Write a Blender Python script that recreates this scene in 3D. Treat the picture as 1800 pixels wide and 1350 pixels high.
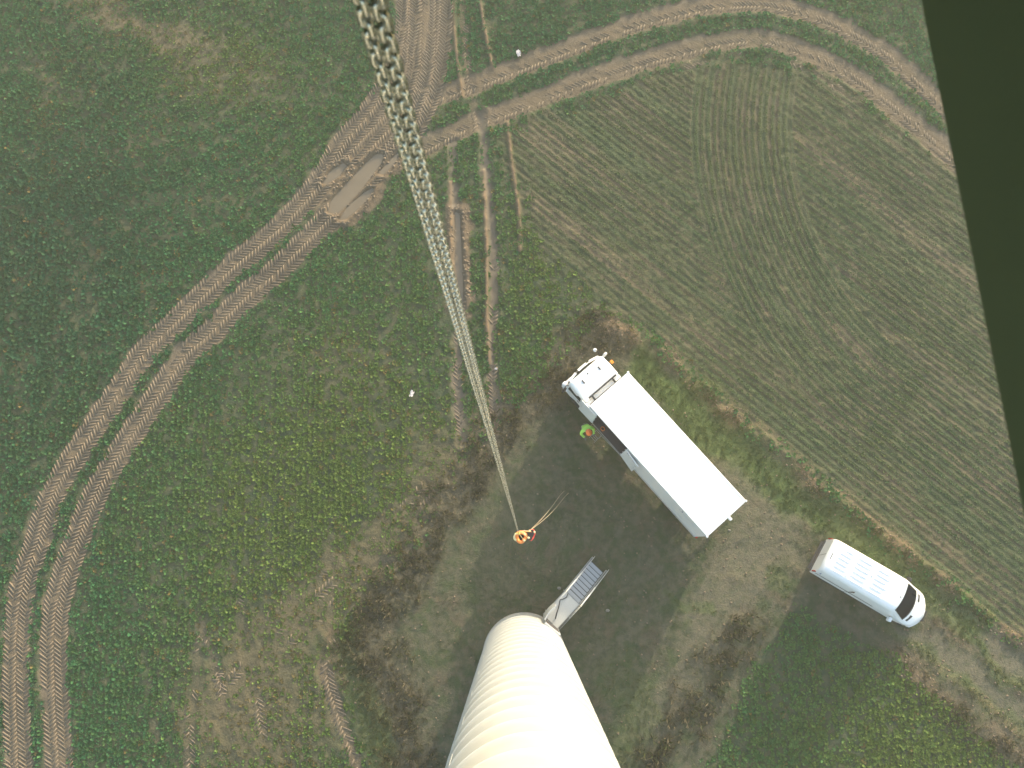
import bpy, math, random
import numpy as np
from mathutils import Vector, Matrix, Euler

for o in list(bpy.data.objects): bpy.data.objects.remove(o)
scene = bpy.context.scene
COL = scene.collection
random.seed(7); RNG = np.random.default_rng(11)
R_ = math.radians

# ------------------------------------------------------------------ camera
F, CX, CY, H, NX, NY = 1456.0, 900.0, 675.0, 44.7, 910.0, 952.0
nd = np.array([NX-CX, -(NY-CY), -F]); nd /= np.linalg.norm(nd)
zc = -nd; xc = np.array([1, 0, 0.]) - zc*zc[0]; xc /= np.linalg.norm(xc); yc = np.cross(zc, xc)
CAMR = np.array([xc, yc, zc])
cam = bpy.data.cameras.new('camera'); camo = bpy.data.objects.new('camera', cam); COL.objects.link(camo)
cam.sensor_width = 36; cam.lens = 36*F/1800; cam.clip_start = 0.02; cam.clip_end = 6000
camo.matrix_world = Matrix.Translation((0, 0, H)) @ Matrix(CAMR.tolist()).to_4x4()
cam.dof.use_dof = True; cam.dof.focus_distance = 30; cam.dof.aperture_fstop = 36*F/1800/4.2
scene.camera = camo
# ------------------------------------------------------------------ world, sun, exposure
SUN_AZ, SUN_EL = R_(62), R_(14)
w = bpy.data.worlds.new('World'); scene.world = w; w.use_nodes = True
nt = w.node_tree; bg = nt.nodes['Background']
sky = nt.nodes.new('ShaderNodeTexSky'); sky.sky_type = 'NISHITA'; sky.sun_disc = False
sky.sun_elevation = SUN_EL; sky.sun_rotation = R_(90)-SUN_AZ; sky.air_density = 1.3; sky.dust_density = 2.5; sky.ozone_density = 1.0
nt.links.new(sky.outputs[0], bg.inputs[0]); bg.inputs[1].default_value = 0.15
sl = bpy.data.lights.new('sun', 'SUN'); sl.energy = 2.6; sl.angle = R_(0.9); sl.color = (1.0, 0.88, 0.66)
so = bpy.data.objects.new('sun', sl); COL.objects.link(so)
tosun = Vector((math.cos(SUN_AZ)*math.cos(SUN_EL), math.sin(SUN_AZ)*math.cos(SUN_EL), math.sin(SUN_EL)))
so.rotation_euler = tosun.to_track_quat('Z', 'Y').to_euler(); so.location = (60, 100, 80)
vs = scene.view_settings; vs.view_transform = 'Standard'; vs.look = 'None'; vs.gamma = 1; vs.exposure = 1.84

# ------------------------------------------------------------------ helpers
def g(u, v, z=0.0):
    """photograph position (1800 px wide) of a point at height z -> world x, y"""
    d = CAMR @ np.array([u-CX, -(v-CY), -F]); t = (z-H)/d[2]
    return d[0]*t, d[1]*t
def gp(pts, z=0.0): return [g(u, v, z) for u, v in pts]

class NT:
    def __init__(s, name):
        s.m = bpy.data.materials.new(name); s.m.use_nodes = True; s.t = s.m.node_tree
        s.b = s.t.nodes['Principled BSDF']; s.out = s.t.nodes['Material Output']
    def n(s, typ, ins=None, **kw):
        x = s.t.nodes.new('ShaderNode'+typ)
        for k, v in kw.items(): setattr(x, k, v)
        for k, v in (ins or {}).items(): s.set(x.inputs[k], v)
        return x
    def set(s, sock, v):
        if isinstance(v, bpy.types.NodeSocket): s.t.links.new(v, sock)
        elif isinstance(v, bpy.types.Node): s.t.links.new(v.outputs[0], sock)
        elif isinstance(v, tuple) and len(v) == 3 and sock.type == 'RGBA': sock.default_value = (*v, 1)
        else: sock.default_value = v
    def mix(s, fac, a, b, blend='MIX'):
        x = s.n('Mix', data_type='RGBA', blend_type=blend)
        s.set(x.inputs[0], fac); s.set(x.inputs[6], a); s.set(x.inputs[7], b); return x.outputs[2]
    def math(s, op, a, b=0.0, c=None, clamp=False):
        x = s.n('Math', operation=op, use_clamp=clamp); s.set(x.inputs[0], a); s.set(x.inputs[1], b)
        if c is not None: s.set(x.inputs[2], c)
        return x.outputs[0]
    def noise(s, vec, scale, detail=3, rough=0.55):
        return s.n('TexNoise', {'Vector': vec, 'Scale': scale, 'Detail': detail, 'Roughness': rough}).outputs[0]
    def ramp(s, v, lo, hi):
        x = s.n('MapRange', {0: v, 1: lo, 2: hi}, interpolation_type='SMOOTHSTEP'); return x.outputs[0]
    def bump(s, h, strength, dist):
        x = s.n('Bump', {'Height': h, 'Strength': strength, 'Distance': dist}); s.set(s.b.inputs['Normal'], x.outputs[0])
    def p(s, **kw):
        for k, v in kw.items(): s.set(s.b.inputs[k.replace('_', ' ')], v)

def mat(name, col, rough=0.5, metal=0.0, var=0.12, scale=3.0, bump=0.0, dirt=None, coat=0.0):
    k = NT(name); pos = k.n('NewGeometry').outputs[0]
    n1 = k.noise(pos, scale, 4)
    lo = tuple(c*(1-var) for c in col); hi = tuple(min(1, c*(1+var)) for c in col)
    c = k.mix(n1, lo, hi)
    if dirt:
        n2 = k.ramp(k.noise(pos, scale*0.35, 6, 0.7), 0.48, 0.72)
        c = k.mix(k.math('MULTIPLY', n2, dirt[1]), c, dirt[0])
    k.p(Base_Color=c, Roughness=k.math('MULTIPLY_ADD', n1, 0.25, rough-0.12, clamp=True), Metallic=metal)
    if coat: k.p(Coat_Weight=coat, Coat_Roughness=0.08)
    if bump: k.bump(k.noise(pos, scale*12, 3), bump, 0.01)
    return k.m

def tag(o, label, cat, group=None):
    o['label'] = label; o['category'] = cat
    if group: o['group'] = group
    return o
def thing(name, label, cat, loc=(0, 0, 0), rz=0.0, group=None):
    o = bpy.data.objects.new(name, None); COL.objects.link(o); o.location = loc; o.rotation_euler = (0, 0, rz)
    o.empty_display_size = 0.2
    return tag(o, label, cat, group)

class MB:
    def __init__(s): s.v = []; s.f = []; s.smooth = []
    def add(s, vs, fs, smooth=False):
        b = len(s.v); s.v += [tuple(map(float, p)) for p in vs]
        for q in fs: s.f.append([b+i for i in q]); s.smooth.append(smooth)
        return s
    def box(s, x0, x1, y0, y1, z0, z1, bev=0.0, M=None):
        """box with (optionally) chamfered vertical and top edges"""
        b = min(bev, (x1-x0)*.45, (y1-y0)*.45)
        if b <= 0:
            pts = [(x0, y0), (x1, y0), (x1, y1), (x0, y1)]; rings = [(z0, 0), (z1, 0)]
            def ring(z, i): return [(x, y, z) for x, y in pts]
        else:
            pts = None; bz = min(b, (z1-z0)*.45); rings = [(z0, b*.6), (z0+bz*.6, 0), (z1-bz, 0), (z1-bz*.3, b*.3), (z1, b)]
            def ring(z, i):
                X0, X1, Y0, Y1 = x0+i, x1-i, y0+i, y1-i; c = b*.6
                return [(X0+c, Y0, z), (X1-c, Y0, z), (X1, Y0+c, z), (X1, Y1-c, z), (X1-c, Y1, z), (X0+c, Y1, z), (X0, Y1-c, z), (X0, Y0+c, z)]
        s.loft([ring(z, i) for z, i in rings], M=M); return s
    def loft(s, rings, caps=True, smooth=False, M=None, closed=True):
        n = len(rings[0]); vs = [p for r in rings for p in r]
        if M is not None: vs = [M @ Vector(p) for p in vs]
        fs = []
        for i in range(len(rings)-1):
            for j in range(n if closed else n-1):
                a, b = i*n+j, i*n+(j+1) % n
                fs.append((a, b, b+n, a+n))
        s.add(vs, fs, smooth)
        if caps:
            base = len(s.v)-len(vs)
            s.f.append([base+j for j in range(n)][::-1]); s.smooth.append(False)
            s.f.append([base+(len(rings)-1)*n+j for j in range(n)]); s.smooth.append(False)
        return s
    def tube(s, pts, r, n=8, caps=True, smooth=True):
        pts = [Vector(p) for p in pts]; rr = r if isinstance(r, (list, tuple)) else [r]*len(pts); rings = []; up = None
        for i, p in enumerate(pts):
            d = (pts[min(i+1, len(pts)-1)]-pts[max(i-1, 0)]).normalized()
            if up is None: up = Vector((0, 0, 1)) if abs(d.z) < .9 else Vector((1, 0, 0))
            a = d.cross(up).normalized(); b = a.cross(d).normalized(); up = b
            rings.append([p+(a*math.cos(t)+b*math.sin(t))*rr[i] for t in [2*math.pi*k/n for k in range(n)]])
        s.loft([[tuple(q) for q in R] for R in rings], caps, smooth); return s
    def lathe(s, prof, n=24, axis='Z', M=None, smooth=True, caps=True, sx=1, sy=1):
        rings = []
        for r, z in prof:
            ring = []
            for k in range(n):
                t = 2*math.pi*k/n; a, b = r*math.cos(t)*sx, r*math.sin(t)*sy
                ring.append((a, b, z) if axis == 'Z' else (a, z, b))
            rings.append(ring)
        s.loft(rings, caps, smooth, M); return s
    def prism(s, poly, z0, z1):
        s.loft([[(x, y, z0) for x, y in poly], [(x, y, z1) for x, y in poly]]); return s
    def grid(s, P, smooth=True):
        m, n = len(P), len(P[0]); s.add([q for r in P for q in r], [(i*n+j, i*n+j+1, (i+1)*n+j+1, (i+1)*n+j) for i in range(m-1) for j in range(n-1)], smooth); return s
    def mesh(s, name):
        me = bpy.data.meshes.new(name); me.from_pydata(s.v, [], s.f)
        me.polygons.foreach_set('use_smooth', s.smooth); me.update(); return me
    def build(s, name, m, parent=None, bevel=0.0):
        return obj(name, s.mesh(name), m, parent, bevel)
def obj(name, me, m, parent=None, bevel=0.0):
    o = bpy.data.objects.new(name, me); COL.objects.link(o); o.parent = parent
    if m and not me.materials: me.materials.append(m)
    if bevel:
        b = o.modifiers.new('bevel', 'BEVEL'); b.width = bevel; b.segments = 2; b.limit_method = 'ANGLE'; b.angle_limit = R_(40)
    return o
def fastmesh(name, V, Fq, cols=None):
    """V (n,3), Fq (m,k) arrays -> mesh"""
    me = bpy.data.meshes.new(name); n, (m, k) = len(V), Fq.shape
    me.vertices.add(n); me.vertices.foreach_set('co', np.ascontiguousarray(V, dtype=np.float32).ravel())
    me.loops.add(m*k); me.loops.foreach_set('vertex_index', np.ascontiguousarray(Fq, dtype=np.int32).ravel())
    me.polygons.add(m); me.polygons.foreach_set('loop_start', np.arange(0, m*k, k, dtype=np.int32))
    me.update(calc_edges=True)
    for nm, c in (cols or {}).items():
        a = me.color_attributes.new(nm, 'FLOAT_COLOR', 'POINT'); a.data.foreach_set('color', np.ascontiguousarray(c, dtype=np.float32).ravel())
    return me

# ------------------------------------------------------------------ smooth value noise
def vnoise(x, y, scale, seed):
    r = np.random.default_rng(seed); T = r.random((257, 257)).astype(np.float32); T[256] = T[0]; T[:, 256] = T[:, 0]
    a, b = np.asarray(x)/scale+1000.3, np.asarray(y)/scale+1000.7
    i, j = np.floor(a).astype(int), np.floor(b).astype(int); fa, fb = a-i, b-j
    fa = fa*fa*(3-2*fa); fb = fb*fb*(3-2*fb); i %= 256; j %= 256
    return (T[j, i]*(1-fa)+T[j, i+1]*fa)*(1-fb)+(T[j+1, i]*(1-fa)+T[j+1, i+1]*fa)*fb
def fbm(x, y, scale, seed, o=3):
    return sum(vnoise(x, y, scale/2**k, seed+k)*.5**k for k in range(o))/sum(.5**k for k in range(o))
def sstep(a, b, x):
    t = np.clip((x-a)/(b-a), 0, 1); return t*t*(3-2*t)

# ------------------------------------------------------------------ ground fields on a dense grid
DX = 0.085
gx = np.arange(-35.0, 33.0, DX); gy = np.arange(-13.5, 35.5, DX)
GX, GY = np.meshgrid(gx, gy)
def resample(pts, step=0.4):
    P = np.array(pts, float); Q = np.vstack([2*P[0]-P[1], P, 2*P[-1]-P[-2]]); out = []
    for i in range(1, len(Q)-2):
        p0, p1, p2, p3 = Q[i-1:i+3]; n = max(2, int(np.linalg.norm(p2-p1)/step))
        for t in np.arange(n)/n:
            out.append(.5*((2*p1)+(-p0+p2)*t+(2*p0-5*p1+4*p2-p3)*t*t+(-p0+3*p1-3*p2+p3)*t**3))
    out.append(P[-1]); return np.array(out)
def stroke(pts_px, reach, warp=None):
    """distance (signed) and run of the dense grid to a line on the ground"""
    L = resample(gp(pts_px)); lat = np.full(GX.shape, 99.0); dist = np.full(GX.shape, 99.0); run = np.zeros(GX.shape); s = 0
    for a, b in zip(L[:-1], L[1:]):
        ln = np.linalg.norm(b-a)
        if ln < 1e-6: continue
        d = (b-a)/ln; lo = np.minimum(a, b)-reach; hi = np.maximum(a, b)+reach
        i0, i1 = np.clip(((np.array([lo[0], hi[0]])-gx[0])/DX).astype(int), 0, len(gx)); j0, j1 = np.clip(((np.array([lo[1], hi[1]])-gy[0])/DX).astype(int), 0, len(gy))
        if i1 > i0 and j1 > j0:
            sl_ = (slice(j0, j1), slice(i0, i1)); x = GX[sl_]-a[0]; y = GY[sl_]-a[1]
            if warp is not None: x = x+warp[0][sl_]; y = y+warp[1][sl_]
            t = np.clip(x*d[0]+y*d[1], 0, ln); qx, qy = x-t*d[0], y-t*d[1]; D = np.hypot(qx, qy)
            m = D < dist[sl_]; dist[sl_] = np.where(m, D, dist[sl_]); lat[sl_] = np.where(m, np.sign(d[0]*qy-d[1]*qx)*D, lat[sl_]); run[sl_] = np.where(m, s+t, run[sl_])
        s += ln
    return dist, lat, run, L
def polysd(pts_px, warp=0.0, seed=3):
    P = np.array(gp(pts_px)); x, y = GX, GY
    if warp:
        x = x+(fbm(GX, GY, 2.2, seed)-.5)*2*warp; y = y+(fbm(GX, GY, 2.2, seed+9)-.5)*2*warp
    ins = np.zeros(GX.shape, bool); D = np.full(GX.shape, 1e9)
    for a, b in zip(P, np.roll(P, -1, 0)):
        d = b-a; L2 = d@d; t = np.clip(((x-a[0])*d[0]+(y-a[1])*d[1])/L2, 0, 1)
        D = np.minimum(D, (x-a[0]-t*d[0])**2+(y-a[1]-t*d[1])**2)
        c = (a[1] > y) != (b[1] > y)
        ins ^= c & (x < d[0]*(y-a[1])/(d[1] if abs(d[1]) > 1e-9 else 1e-9)+a[0])
    return np.where(ins, -1, 1)*np.sqrt(D)

W1 = ((fbm(GX, GY, 1.1, 21)-.5)*.5, (fbm(GX, GY, 1.1, 31)-.5)*.5)
W2 = ((fbm(GX, GY, 1.6, 41)-.5)*1.6, (fbm(GX, GY, 1.6, 51)-.5)*1.6)
height = (fbm(GX, GY, 9, 1, 2)-.5)*.10+(fbm(GX, GY, .8, 5, 3)-.5)*.07
fine = (vnoise(GX, GY, .17, 8)-.5)*.05+(vnoise(GX, GY, .36, 9)-.5)*.05
soil = np.zeros(GX.shape); smooth_mud = np.zeros(GX.shape); thin = np.zeros(GX.shape)

# tractor tracks: (line, width of the band in m, depth, soil strength)
TRK = {
 'outer': ([(34, 1420), (32, 1350), (28, 1220), (30, 1100), (44, 1010), (64, 960), (92, 870), (132, 800), (204, 693), (250, 622), (285, 587), (360, 515), (398, 478), (500, 391), (562, 320), (606, 249), (655, 190), (700, 110), (716, 40), (720, -60)], 1.5, .05, 1.0),
 'inner': ([(110, 1420), (104, 1350), (96, 1220), (95, 1100), (108, 1030), (131, 960), (167, 870), (208, 800), (278, 693), (326, 622), (366, 587), (437, 515), (482, 480), (566, 395), (618, 345), (668, 290), (720, 235), (752, 170), (770, 90), (776, 0), (778, -60)], 1.5, .06, 1.0),
 'topa': ([(738, 262), (816, 222), (922, 183), (1000, 151), (1089, 120), (1178, 93), (1267, 72), (1333, 66), (1378, 78), (1444, 104), (1511, 140), (1578, 193), (1622, 229), (1690, 290), (1780, 370)], 1.45, .05, .78),
 'topb': ([(770, 168), (848, 142), (925, 112), (1000, 84), (1111, 42), (1222, 14), (1284, 5), (1356, 6), (1422, 24), (1489, 52), (1556, 92), (1600, 132), (1645, 175), (1720, 250), (1800, 330)], 1.40, .05, .78),
 'topc': ([(1170, 128), (1230, 108), (1300, 98), (1360, 100), (1420, 122), (1480, 160)], .6, .03, .5),
 'broad': ([(748, -60), (748, 40), (742, 130), (712, 200), (650, 270), (600, 330)], 3.1, .03, .9),
 'tramt': ([(812, -40), (816, 60), (826, 150), (842, 230)], .6, .04, .55),
 'tramr': ([(846, 200), (850, 250), (858, 330), (866, 430), (868, 520), (866, 600), (866, 690), (872, 770)], .60, .08, .72),
 'traml': ([(797, 250), (797, 290), (799, 360), (803, 450), (807, 540), (805, 620), (806, 700), (812, 775)], .60, .08, .72),
 'headland': ([(380, 1230), (470, 1130), (560, 1050), (650, 975), (740, 900), (820, 815), (880, 750)], 2.6, .02, .30),
 'faint1': ([(250, 1130), (263, 1172), (272, 1260), (270, 1400)], .6, .03, .4),
 'faint2': ([(318, 930), (330, 1000), (352, 1100), (340, 1200), (333, 1260), (334, 1400)], .65, .03, .45),
 'faint3': ([(352, 1080), (372, 1150), (386, 1200), (398, 1290), (408, 1400)], .65, .03, .48),
 'faint4': ([(388, 890), (402, 977), (427, 1101), (448, 1208), (465, 1320), (472, 1400)], .65, .03, .48),
 'faint5': ([(590, 1110), (575, 1180), (600, 1270), (640, 1380)], .8, .05, .6),
 'mid1': ([(560, 620), (520, 720), (470, 810), (430, 900)], .7, .02, .3),
 'mid2': ([(752, 640), (756, 720), (760, 800)], .4, .03, .35),
}
LUG = []
for nm, (pts, wd, dep, stg) in TRK.items():
    d, lat, run, L = stroke(pts, wd+1.2, W1 if nm in ('headland', 'broad', 'faint5') else None)
    hw = wd/2; ed = (fbm(GX, GY, .7, 77)-.5)*.38
    m = 1-sstep(hw-.22, hw+.18, d+ed); brk = .75+.25*sstep(.3, .6, fbm(GX, GY, 2.4, 90))
    if nm.startswith(('faint', 'mid', 'headland', 'topc')): brk = .45+.55*sstep(.28, .62, fbm(GX, GY, 1.9, 91+len(nm)))
    soil = np.maximum(soil, m*stg*brk)
    height -= m*dep*(1 if dep > .1 else .8)
    height += dep*.45*np.exp(-((d-hw-.14)/.13)**2)*(.4+1.2*fbm(GX, GY, .5, 13))
    fine *= 1-.75*m*stg
    if nm in ('outer', 'inner', 'topa', 'topb'):
        sgn = 1 if nm in ('topa', 'topb') else 1
        smooth_mud = np.maximum(smooth_mud, m*sstep(.1, hw*.95, lat*sgn)*.6)
    if nm in ('traml', 'tramr'): smooth_mud = np.maximum(smooth_mud, m*.9)
    LUG.append((nm, L, wd, stg))
# ploughed ridges beside the tramlines; the mask also tints them sunlit orange
ridge = np.zeros(GX.shape)
for pts, hgt in (([(838, -40), (850, 40), (866, 120)], .14), ([(892, 215), (900, 290), (912, 373), (914, 440)], .12), ([(850, 300), (855, 420), (856, 560), (860, 640)], .12), ([(792, 320), (793, 440), (797, 540)], .10), ([(795, 0), (800, 70), (812, 170)], .10)):
    d, lat, run, L = stroke(pts, 1.0); k = np.exp(-(d/.11)**2)*(.5+fbm(GX, GY, .6, 17)); height += hgt*k; ridge = np.maximum(ridge, np.clip(k, 0, 1)); soil = np.maximum(soil, .8*np.clip(k, 0, 1))
# puddles lie in the deepest ruts
PUD = [[(576, 372), (584, 350), (612, 318), (640, 288), (662, 270), (674, 272), (668, 288), (645, 318), (618, 350), (592, 374)],
       [(567, 320), (580, 302), (602, 286), (610, 290), (596, 308), (576, 321)],
       [(596, 386), (610, 364), (640, 338), (656, 330), (652, 342), (632, 364), (608, 384)],
       [(800, 372), (808, 376), (811, 440), (814, 520), (811, 545), (804, 538), (800, 470)],
       [(664, 304), (690, 276), (700, 268), (696, 282), (674, 306)]]
pudsd = [polysd(p) for p in PUD]; pmin = np.minimum.reduce(pudsd)
WATER = -.085
basin = 1-sstep(-.12, .16, pmin); height = height*(1-basin)+(-.16)*basin
soil = np.maximum(soil, 1-sstep(.1, 1.1, pmin+(fbm(GX, GY, .6, 71)-.5)*.8)); smooth_mud *= 1-basin
near_pud = 1-sstep(.15, 1.2, pmin); rim = np.exp(-((pmin-.24)/.16)**2); height += rim*.12*(fbm(GX, GY, .3, 61)*1.4-.2)

# pad and its surroundings
PAD = [(1062, 556), (1000, 622), (940, 688), (880, 748), (800, 850), (735, 950), (690, 1015), (640, 1065), (600, 1105), (604, 1180), (640, 1300), (660, 1440), (1170, 1440), (1235, 1350), (1295, 1250), (1345, 1150), (1400, 1060), (1480, 1112), (1580, 1168), (1700, 1278), (1900, 1440), (1900, 1215), (1700, 1068), (1600, 988), (1500, 905), (1400, 815), (1300, 745), (1230, 682), (1150, 602)]
padsd = polysd(PAD, .55); pad = 1-sstep(-.35, .35, padsd)
CER = [(1062, 556), (1150, 602), (1230, 682), (1300, 745), (1400, 815), (1500, 905), (1600, 988), (1700, 1068), (1900, 1215), (2100, 1200), (2100, 200), (1800, 300), (1640, 250), (1520, 170), (1400, 110), (1270, 95), (1150, 130), (960, 190), (880, 250), (930, 380), (1000, 480)]
cersd = polysd(CER, .9, 6); cereal = (1-sstep(-.7, .7, cersd))*(1-pad)
TRI = [(1570, 1178), (1480, 1370), (1470, 1440), (1900, 1440), (1780, 1350), (1690, 1275)]
tri = 1-sstep(-.3, .3, polysd(TRI, .3))
lane = np.zeros(GX.shape)
for pts, wd, st in (([(1900, 1262), (1800, 1180), (1640, 1042), (1560, 985), (1480, 930), (1400, 900), (1330, 850), (1290, 800)], .95, .95), ([(1900, 1345), (1800, 1262), (1600, 1112), (1500, 1055), (1420, 985), (1340, 965), (1270, 1000), (1200, 1080)], .95, .95), ([(1330, 880), (1320, 960), (1290, 1040), (1240, 1100)], 2.6, .75), ([(1290, 1050), (1270, 1110), (1200, 1200), (1140, 1300)], 1.6, .5), ([(1250, 830), (1310, 900), (1390, 930)], 1.6, .6)):
    d, lat, run, L = stroke(pts, 3, W2); m = (1-sstep(wd*.35, wd*.75, d+(fbm(GX, GY, 1.1, 45)-.5)*.7)); lane = np.maximum(lane, m*st*(.6+.4*fbm(GX, GY, .9, 46)))
    if wd < 1: height -= .05*m
green = np.zeros(GX.shape)
for pts, wd, st in (([(1120, 640), (1180, 700), (1260, 775), (1340, 840), (1430, 895), (1530, 955), (1620, 1020), (1720, 1100)], 1.2, 1.3), ([(1200, 700), (1300, 800), (1380, 850)], 1.7, 1.2), ([(1900, 1290), (1800, 1208), (1720, 1145), (1640, 1082)], .45, .9), ([(1900, 1370), (1800, 1282), (1700, 1205), (1600, 1128), (1560, 1100)], .45, .7), ([(1160, 1060), (1250, 1072)], .35, .8), ([(600, 1120), (625, 1190), (655, 1280), (690, 1370)], 1.1, .9), ([(1350, 1000), (1375, 1040)], .5, .6), ([(1080, 1180), (1120, 1260), (1070, 1340)], 1.3, .5)):
    d, lat, run, L = stroke(pts, 3.2, W2); green = np.maximum(green, (1-sstep(wd*.4, wd*1.1, d))*st*(.45+.55*fbm(GX, GY, 1.2, 47)))
dry = np.zeros(GX.shape)   # turned, rusty earth along the edge of the pad
for pts, wd, st, hg in (([(1068, 572), (1110, 590), (1170, 622), (1235, 684), (1300, 746), (1380, 802), (1450, 862), (1530, 918), (1620, 992), (1720, 1072), (1800, 1136), (1900, 1220)], .5, 1., .16), ([(1570, 1150), (1640, 1205), (1720, 1265), (1800, 1330), (1900, 1410)], .55, .6, .08), ([(1900, 1300), (1800, 1218), (1700, 1138), (1650, 1098)], .3, .7, .05), ([(1900, 1385), (1800, 1296), (1700, 1216), (1610, 1150)], .3, .7, .05), ([(588, 1105), (580, 1130), (596, 1200)], .4, .7, .08)):
    d, lat, run, L = stroke(pts, 2.5, W1); k = np.exp(-(d/wd)**2)*st; dry = np.maximum(dry, k*(.35+.9*sstep(.35, .65, fbm(GX, GY, 1.3, 48)))); height += hg*k*(.3+1.2*fbm(GX, GY, .45, 49))
dry = np.clip(dry*.85, 0, 1)
d, lat, run, L = stroke([(1060, 575), (1000, 640), (930, 705), (860, 785), (790, 880), (735, 965), (690, 1035), (650, 1100), (680, 1200), (720, 1330), (740, 1420)], 4, W2)
verge = (1-sstep(.5, 2.0, d+(fbm(GX, GY, 1.4, 52)-.5)*1.6))                      # withered growth along the pad
d2, _, _, _ = stroke([(1310, 1105), (1260, 1170), (1210, 1250), (1150, 1330), (1110, 1400)], 4, W2)
verge2 = (1-sstep(.5, 1.6, d2+(fbm(GX, GY, 1.1, 53)-.5)*1.2))
verge = np.maximum(verge, verge2*.3)
d3, _, _, _ = stroke([(1570, 1160), (1660, 1240), (1780, 1330), (1880, 1410)], 3, W2); verge = np.maximum(verge, .7*(1-sstep(.2, .9, d3)))
height += verge*(fbm(GX, GY, .7, 54)-.35)*.22
height = np.where(pad > .5, height*.7, height); fine = np.where(pad > .5, fine*(.45+.5*verge), fine)
height += fine*(1-basin)*(1-.5*lane)
RC = np.array(g(1890, 250)); RIN = np.linalg.norm(RC-np.array(g(1395, 260))); ROUT = np.linalg.norm(RC-np.array(g(1215, 260)))
_c0 = np.array(g(1062, 556)); _rd = np.array(g(1700, 1068))-_c0; _rd /= np.linalg.norm(_rd); _ro = (GX-_c0[0])*-_rd[1]+(GY-_c0[1])*_rd[0]
_ra = (GX-_c0[0])*_rd[0]+(GY-_c0[1])*_rd[1]
_rr = np.hypot(GX-RC[0], GY-RC[1]); _an = np.arctan2(GY-RC[1], GX-RC[0]) % (2*math.pi)
FAN = (_rr > RIN) & (_rr < ROUT) & (_an < math.pi+.9) & (_an > math.pi-.35)
rowc = np.where(FAN, _rr, _ro); alongc = np.where(FAN, _an*24, _ra)
height += cereal*.024*np.sin(rowc*2*math.pi/.37)*(.4+.9*fbm(GX, GY, 1.7, 35))
# thin patches in the mustard
def blob(u, v, rx, ry, rot=0):
    x, y = g(u, v); c, s = math.cos(rot), math.sin(rot); X, Y = GX-x+W2[0]*1.2, GY-y+W2[1]*1.2
    return np.exp(-(((X*c+Y*s)/rx)**2+((-X*s+Y*c)/ry)**2))
thin = np.clip(blob(215, 25, 3.6, 1.0, -.45)+.8*blob(330, 75, 3.0, 1.2, -.3)+.5*blob(420, 150, 4, 1.6)+.5*blob(240, 260, 2.4, .8)+.4*blob(90, 170, 1, 3)+.75*blob(500, 1230, 3.2, 4.6)+.6*blob(600, 1060, 3.0, 1.4, .7)+.5*blob(400, 1280, 2.5, 3)+.6*blob(760, 800, 2.2, 1.8, .7)+.35*blob(600, 640, 3, 3)+.35*blob(1010, 420, 3, 2), 0, 1)
yellow = np.clip(.30*sstep(-24, -6, GX)*sstep(33, 20, GY)+.75*blob(560, 830, 8, 6)+.5*blob(480, 1100, 6, 7)+.5*blob(380, 110, 5, 3)+.45*blob(980, 480, 4, 5)+.95*blob(1640, 1290, 6, 4)+.35*(fbm(GX, GY, 5, 66)-.4)+thin*.5, 0, 1)
dark = np.clip(.9*blob(60, 560, 7, 12)+.5*blob(160, 130, 3, 2)+.4*blob(960, 60, 5, 4)+.5*blob(100, 360, 6, 6)+.6*blob(850, 580, 2, 6), 0, 1)
hd_, _, _, _ = stroke([(360, 1260), (470, 1130), (560, 1050), (650, 975), (740, 900), (820, 815), (885, 745)], 5, W2)
thin = np.maximum(thin, .95*(1-sstep(.7, 2.7, hd_))*(.6+.5*fbm(GX, GY, 1.8, 93)))
dens = (1-pad)*(1-cereal)*(1-sstep(.12, .55, soil))*(1-.72*thin*sstep(.3, .62, fbm(GX, GY, .6, 55)))*(.78+.3*sstep(.3, .6, fbm(GX, GY, 1.5, 56)))
dens = np.clip(np.maximum(dens, tri*1.0*(1-soil)), 0, 1)*(1-basin)
def samp(A, x, y):
    fi = np.clip((x-gx[0])/DX, 0, len(gx)-1.001); fj = np.clip((y-gy[0])/DX, 0, len(gy)-1.001); i, j = fi.astype(int), fj.astype(int); a, b = fi-i, fj-j
    return (A[j, i]*(1-a)+A[j, i+1]*a)*(1-b)+(A[j+1, i]*(1-a)+A[j+1, i+1]*a)*b
def ground_z(x, y): return float(samp(height, np.array([x]), np.array([y]))[0])

# the ground: one sheet, dense near the tower and running out to the horizon
ext = np.cumsum(1.35**np.arange(24))*DX*1.6
ax = np.concatenate([gx[0]-ext[::-1], gx, gx[-1]+ext]); ay = np.concatenate([gy[0]-ext[::-1], gy, gy[-1]+ext]); E_ = len(ext)
pd = lambda A: np.pad(A, E_, mode='edge')
AX, AY = np.meshgrid(ax, ay); far = sstep(0, 6, np.maximum(np.maximum(gx[0]-AX, AX-gx[-1]), np.maximum(gy[0]-AY, AY-gy[-1])))
AZ = pd(height)*(1-far)
ny, nx = AX.shape
V = np.stack([AX, AY, AZ], -1).reshape(-1, 3); idx = np.arange(nx*ny).reshape(ny, nx)
Q = np.stack([idx[:-1, :-1], idx[:-1, 1:], idx[1:, 1:], idx[1:, :-1]], -1).reshape(-1, 4)
cA = np.stack([pd(soil)*(1-far), pd(pad)*(1-far), pd(lane)*(1-far), pd(cereal)*(1-far)], -1).reshape(-1, 4)
cB = np.stack([pd(dry)*(1-far), pd(smooth_mud)*(1-far), pd(green)*(1-far), pd(verge)*(1-far)], -1).reshape(-1, 4)
cD = np.stack([pd(rowc), pd(alongc), pd(FAN.astype(float)), pd(dark)], -1).reshape(-1, 4)
cC = np.stack([pd(yellow), pd(ridge)*(1-far), pd(near_pud)*(1-far), pd(thin)*(1-far)], -1).reshape(-1, 4)
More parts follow.
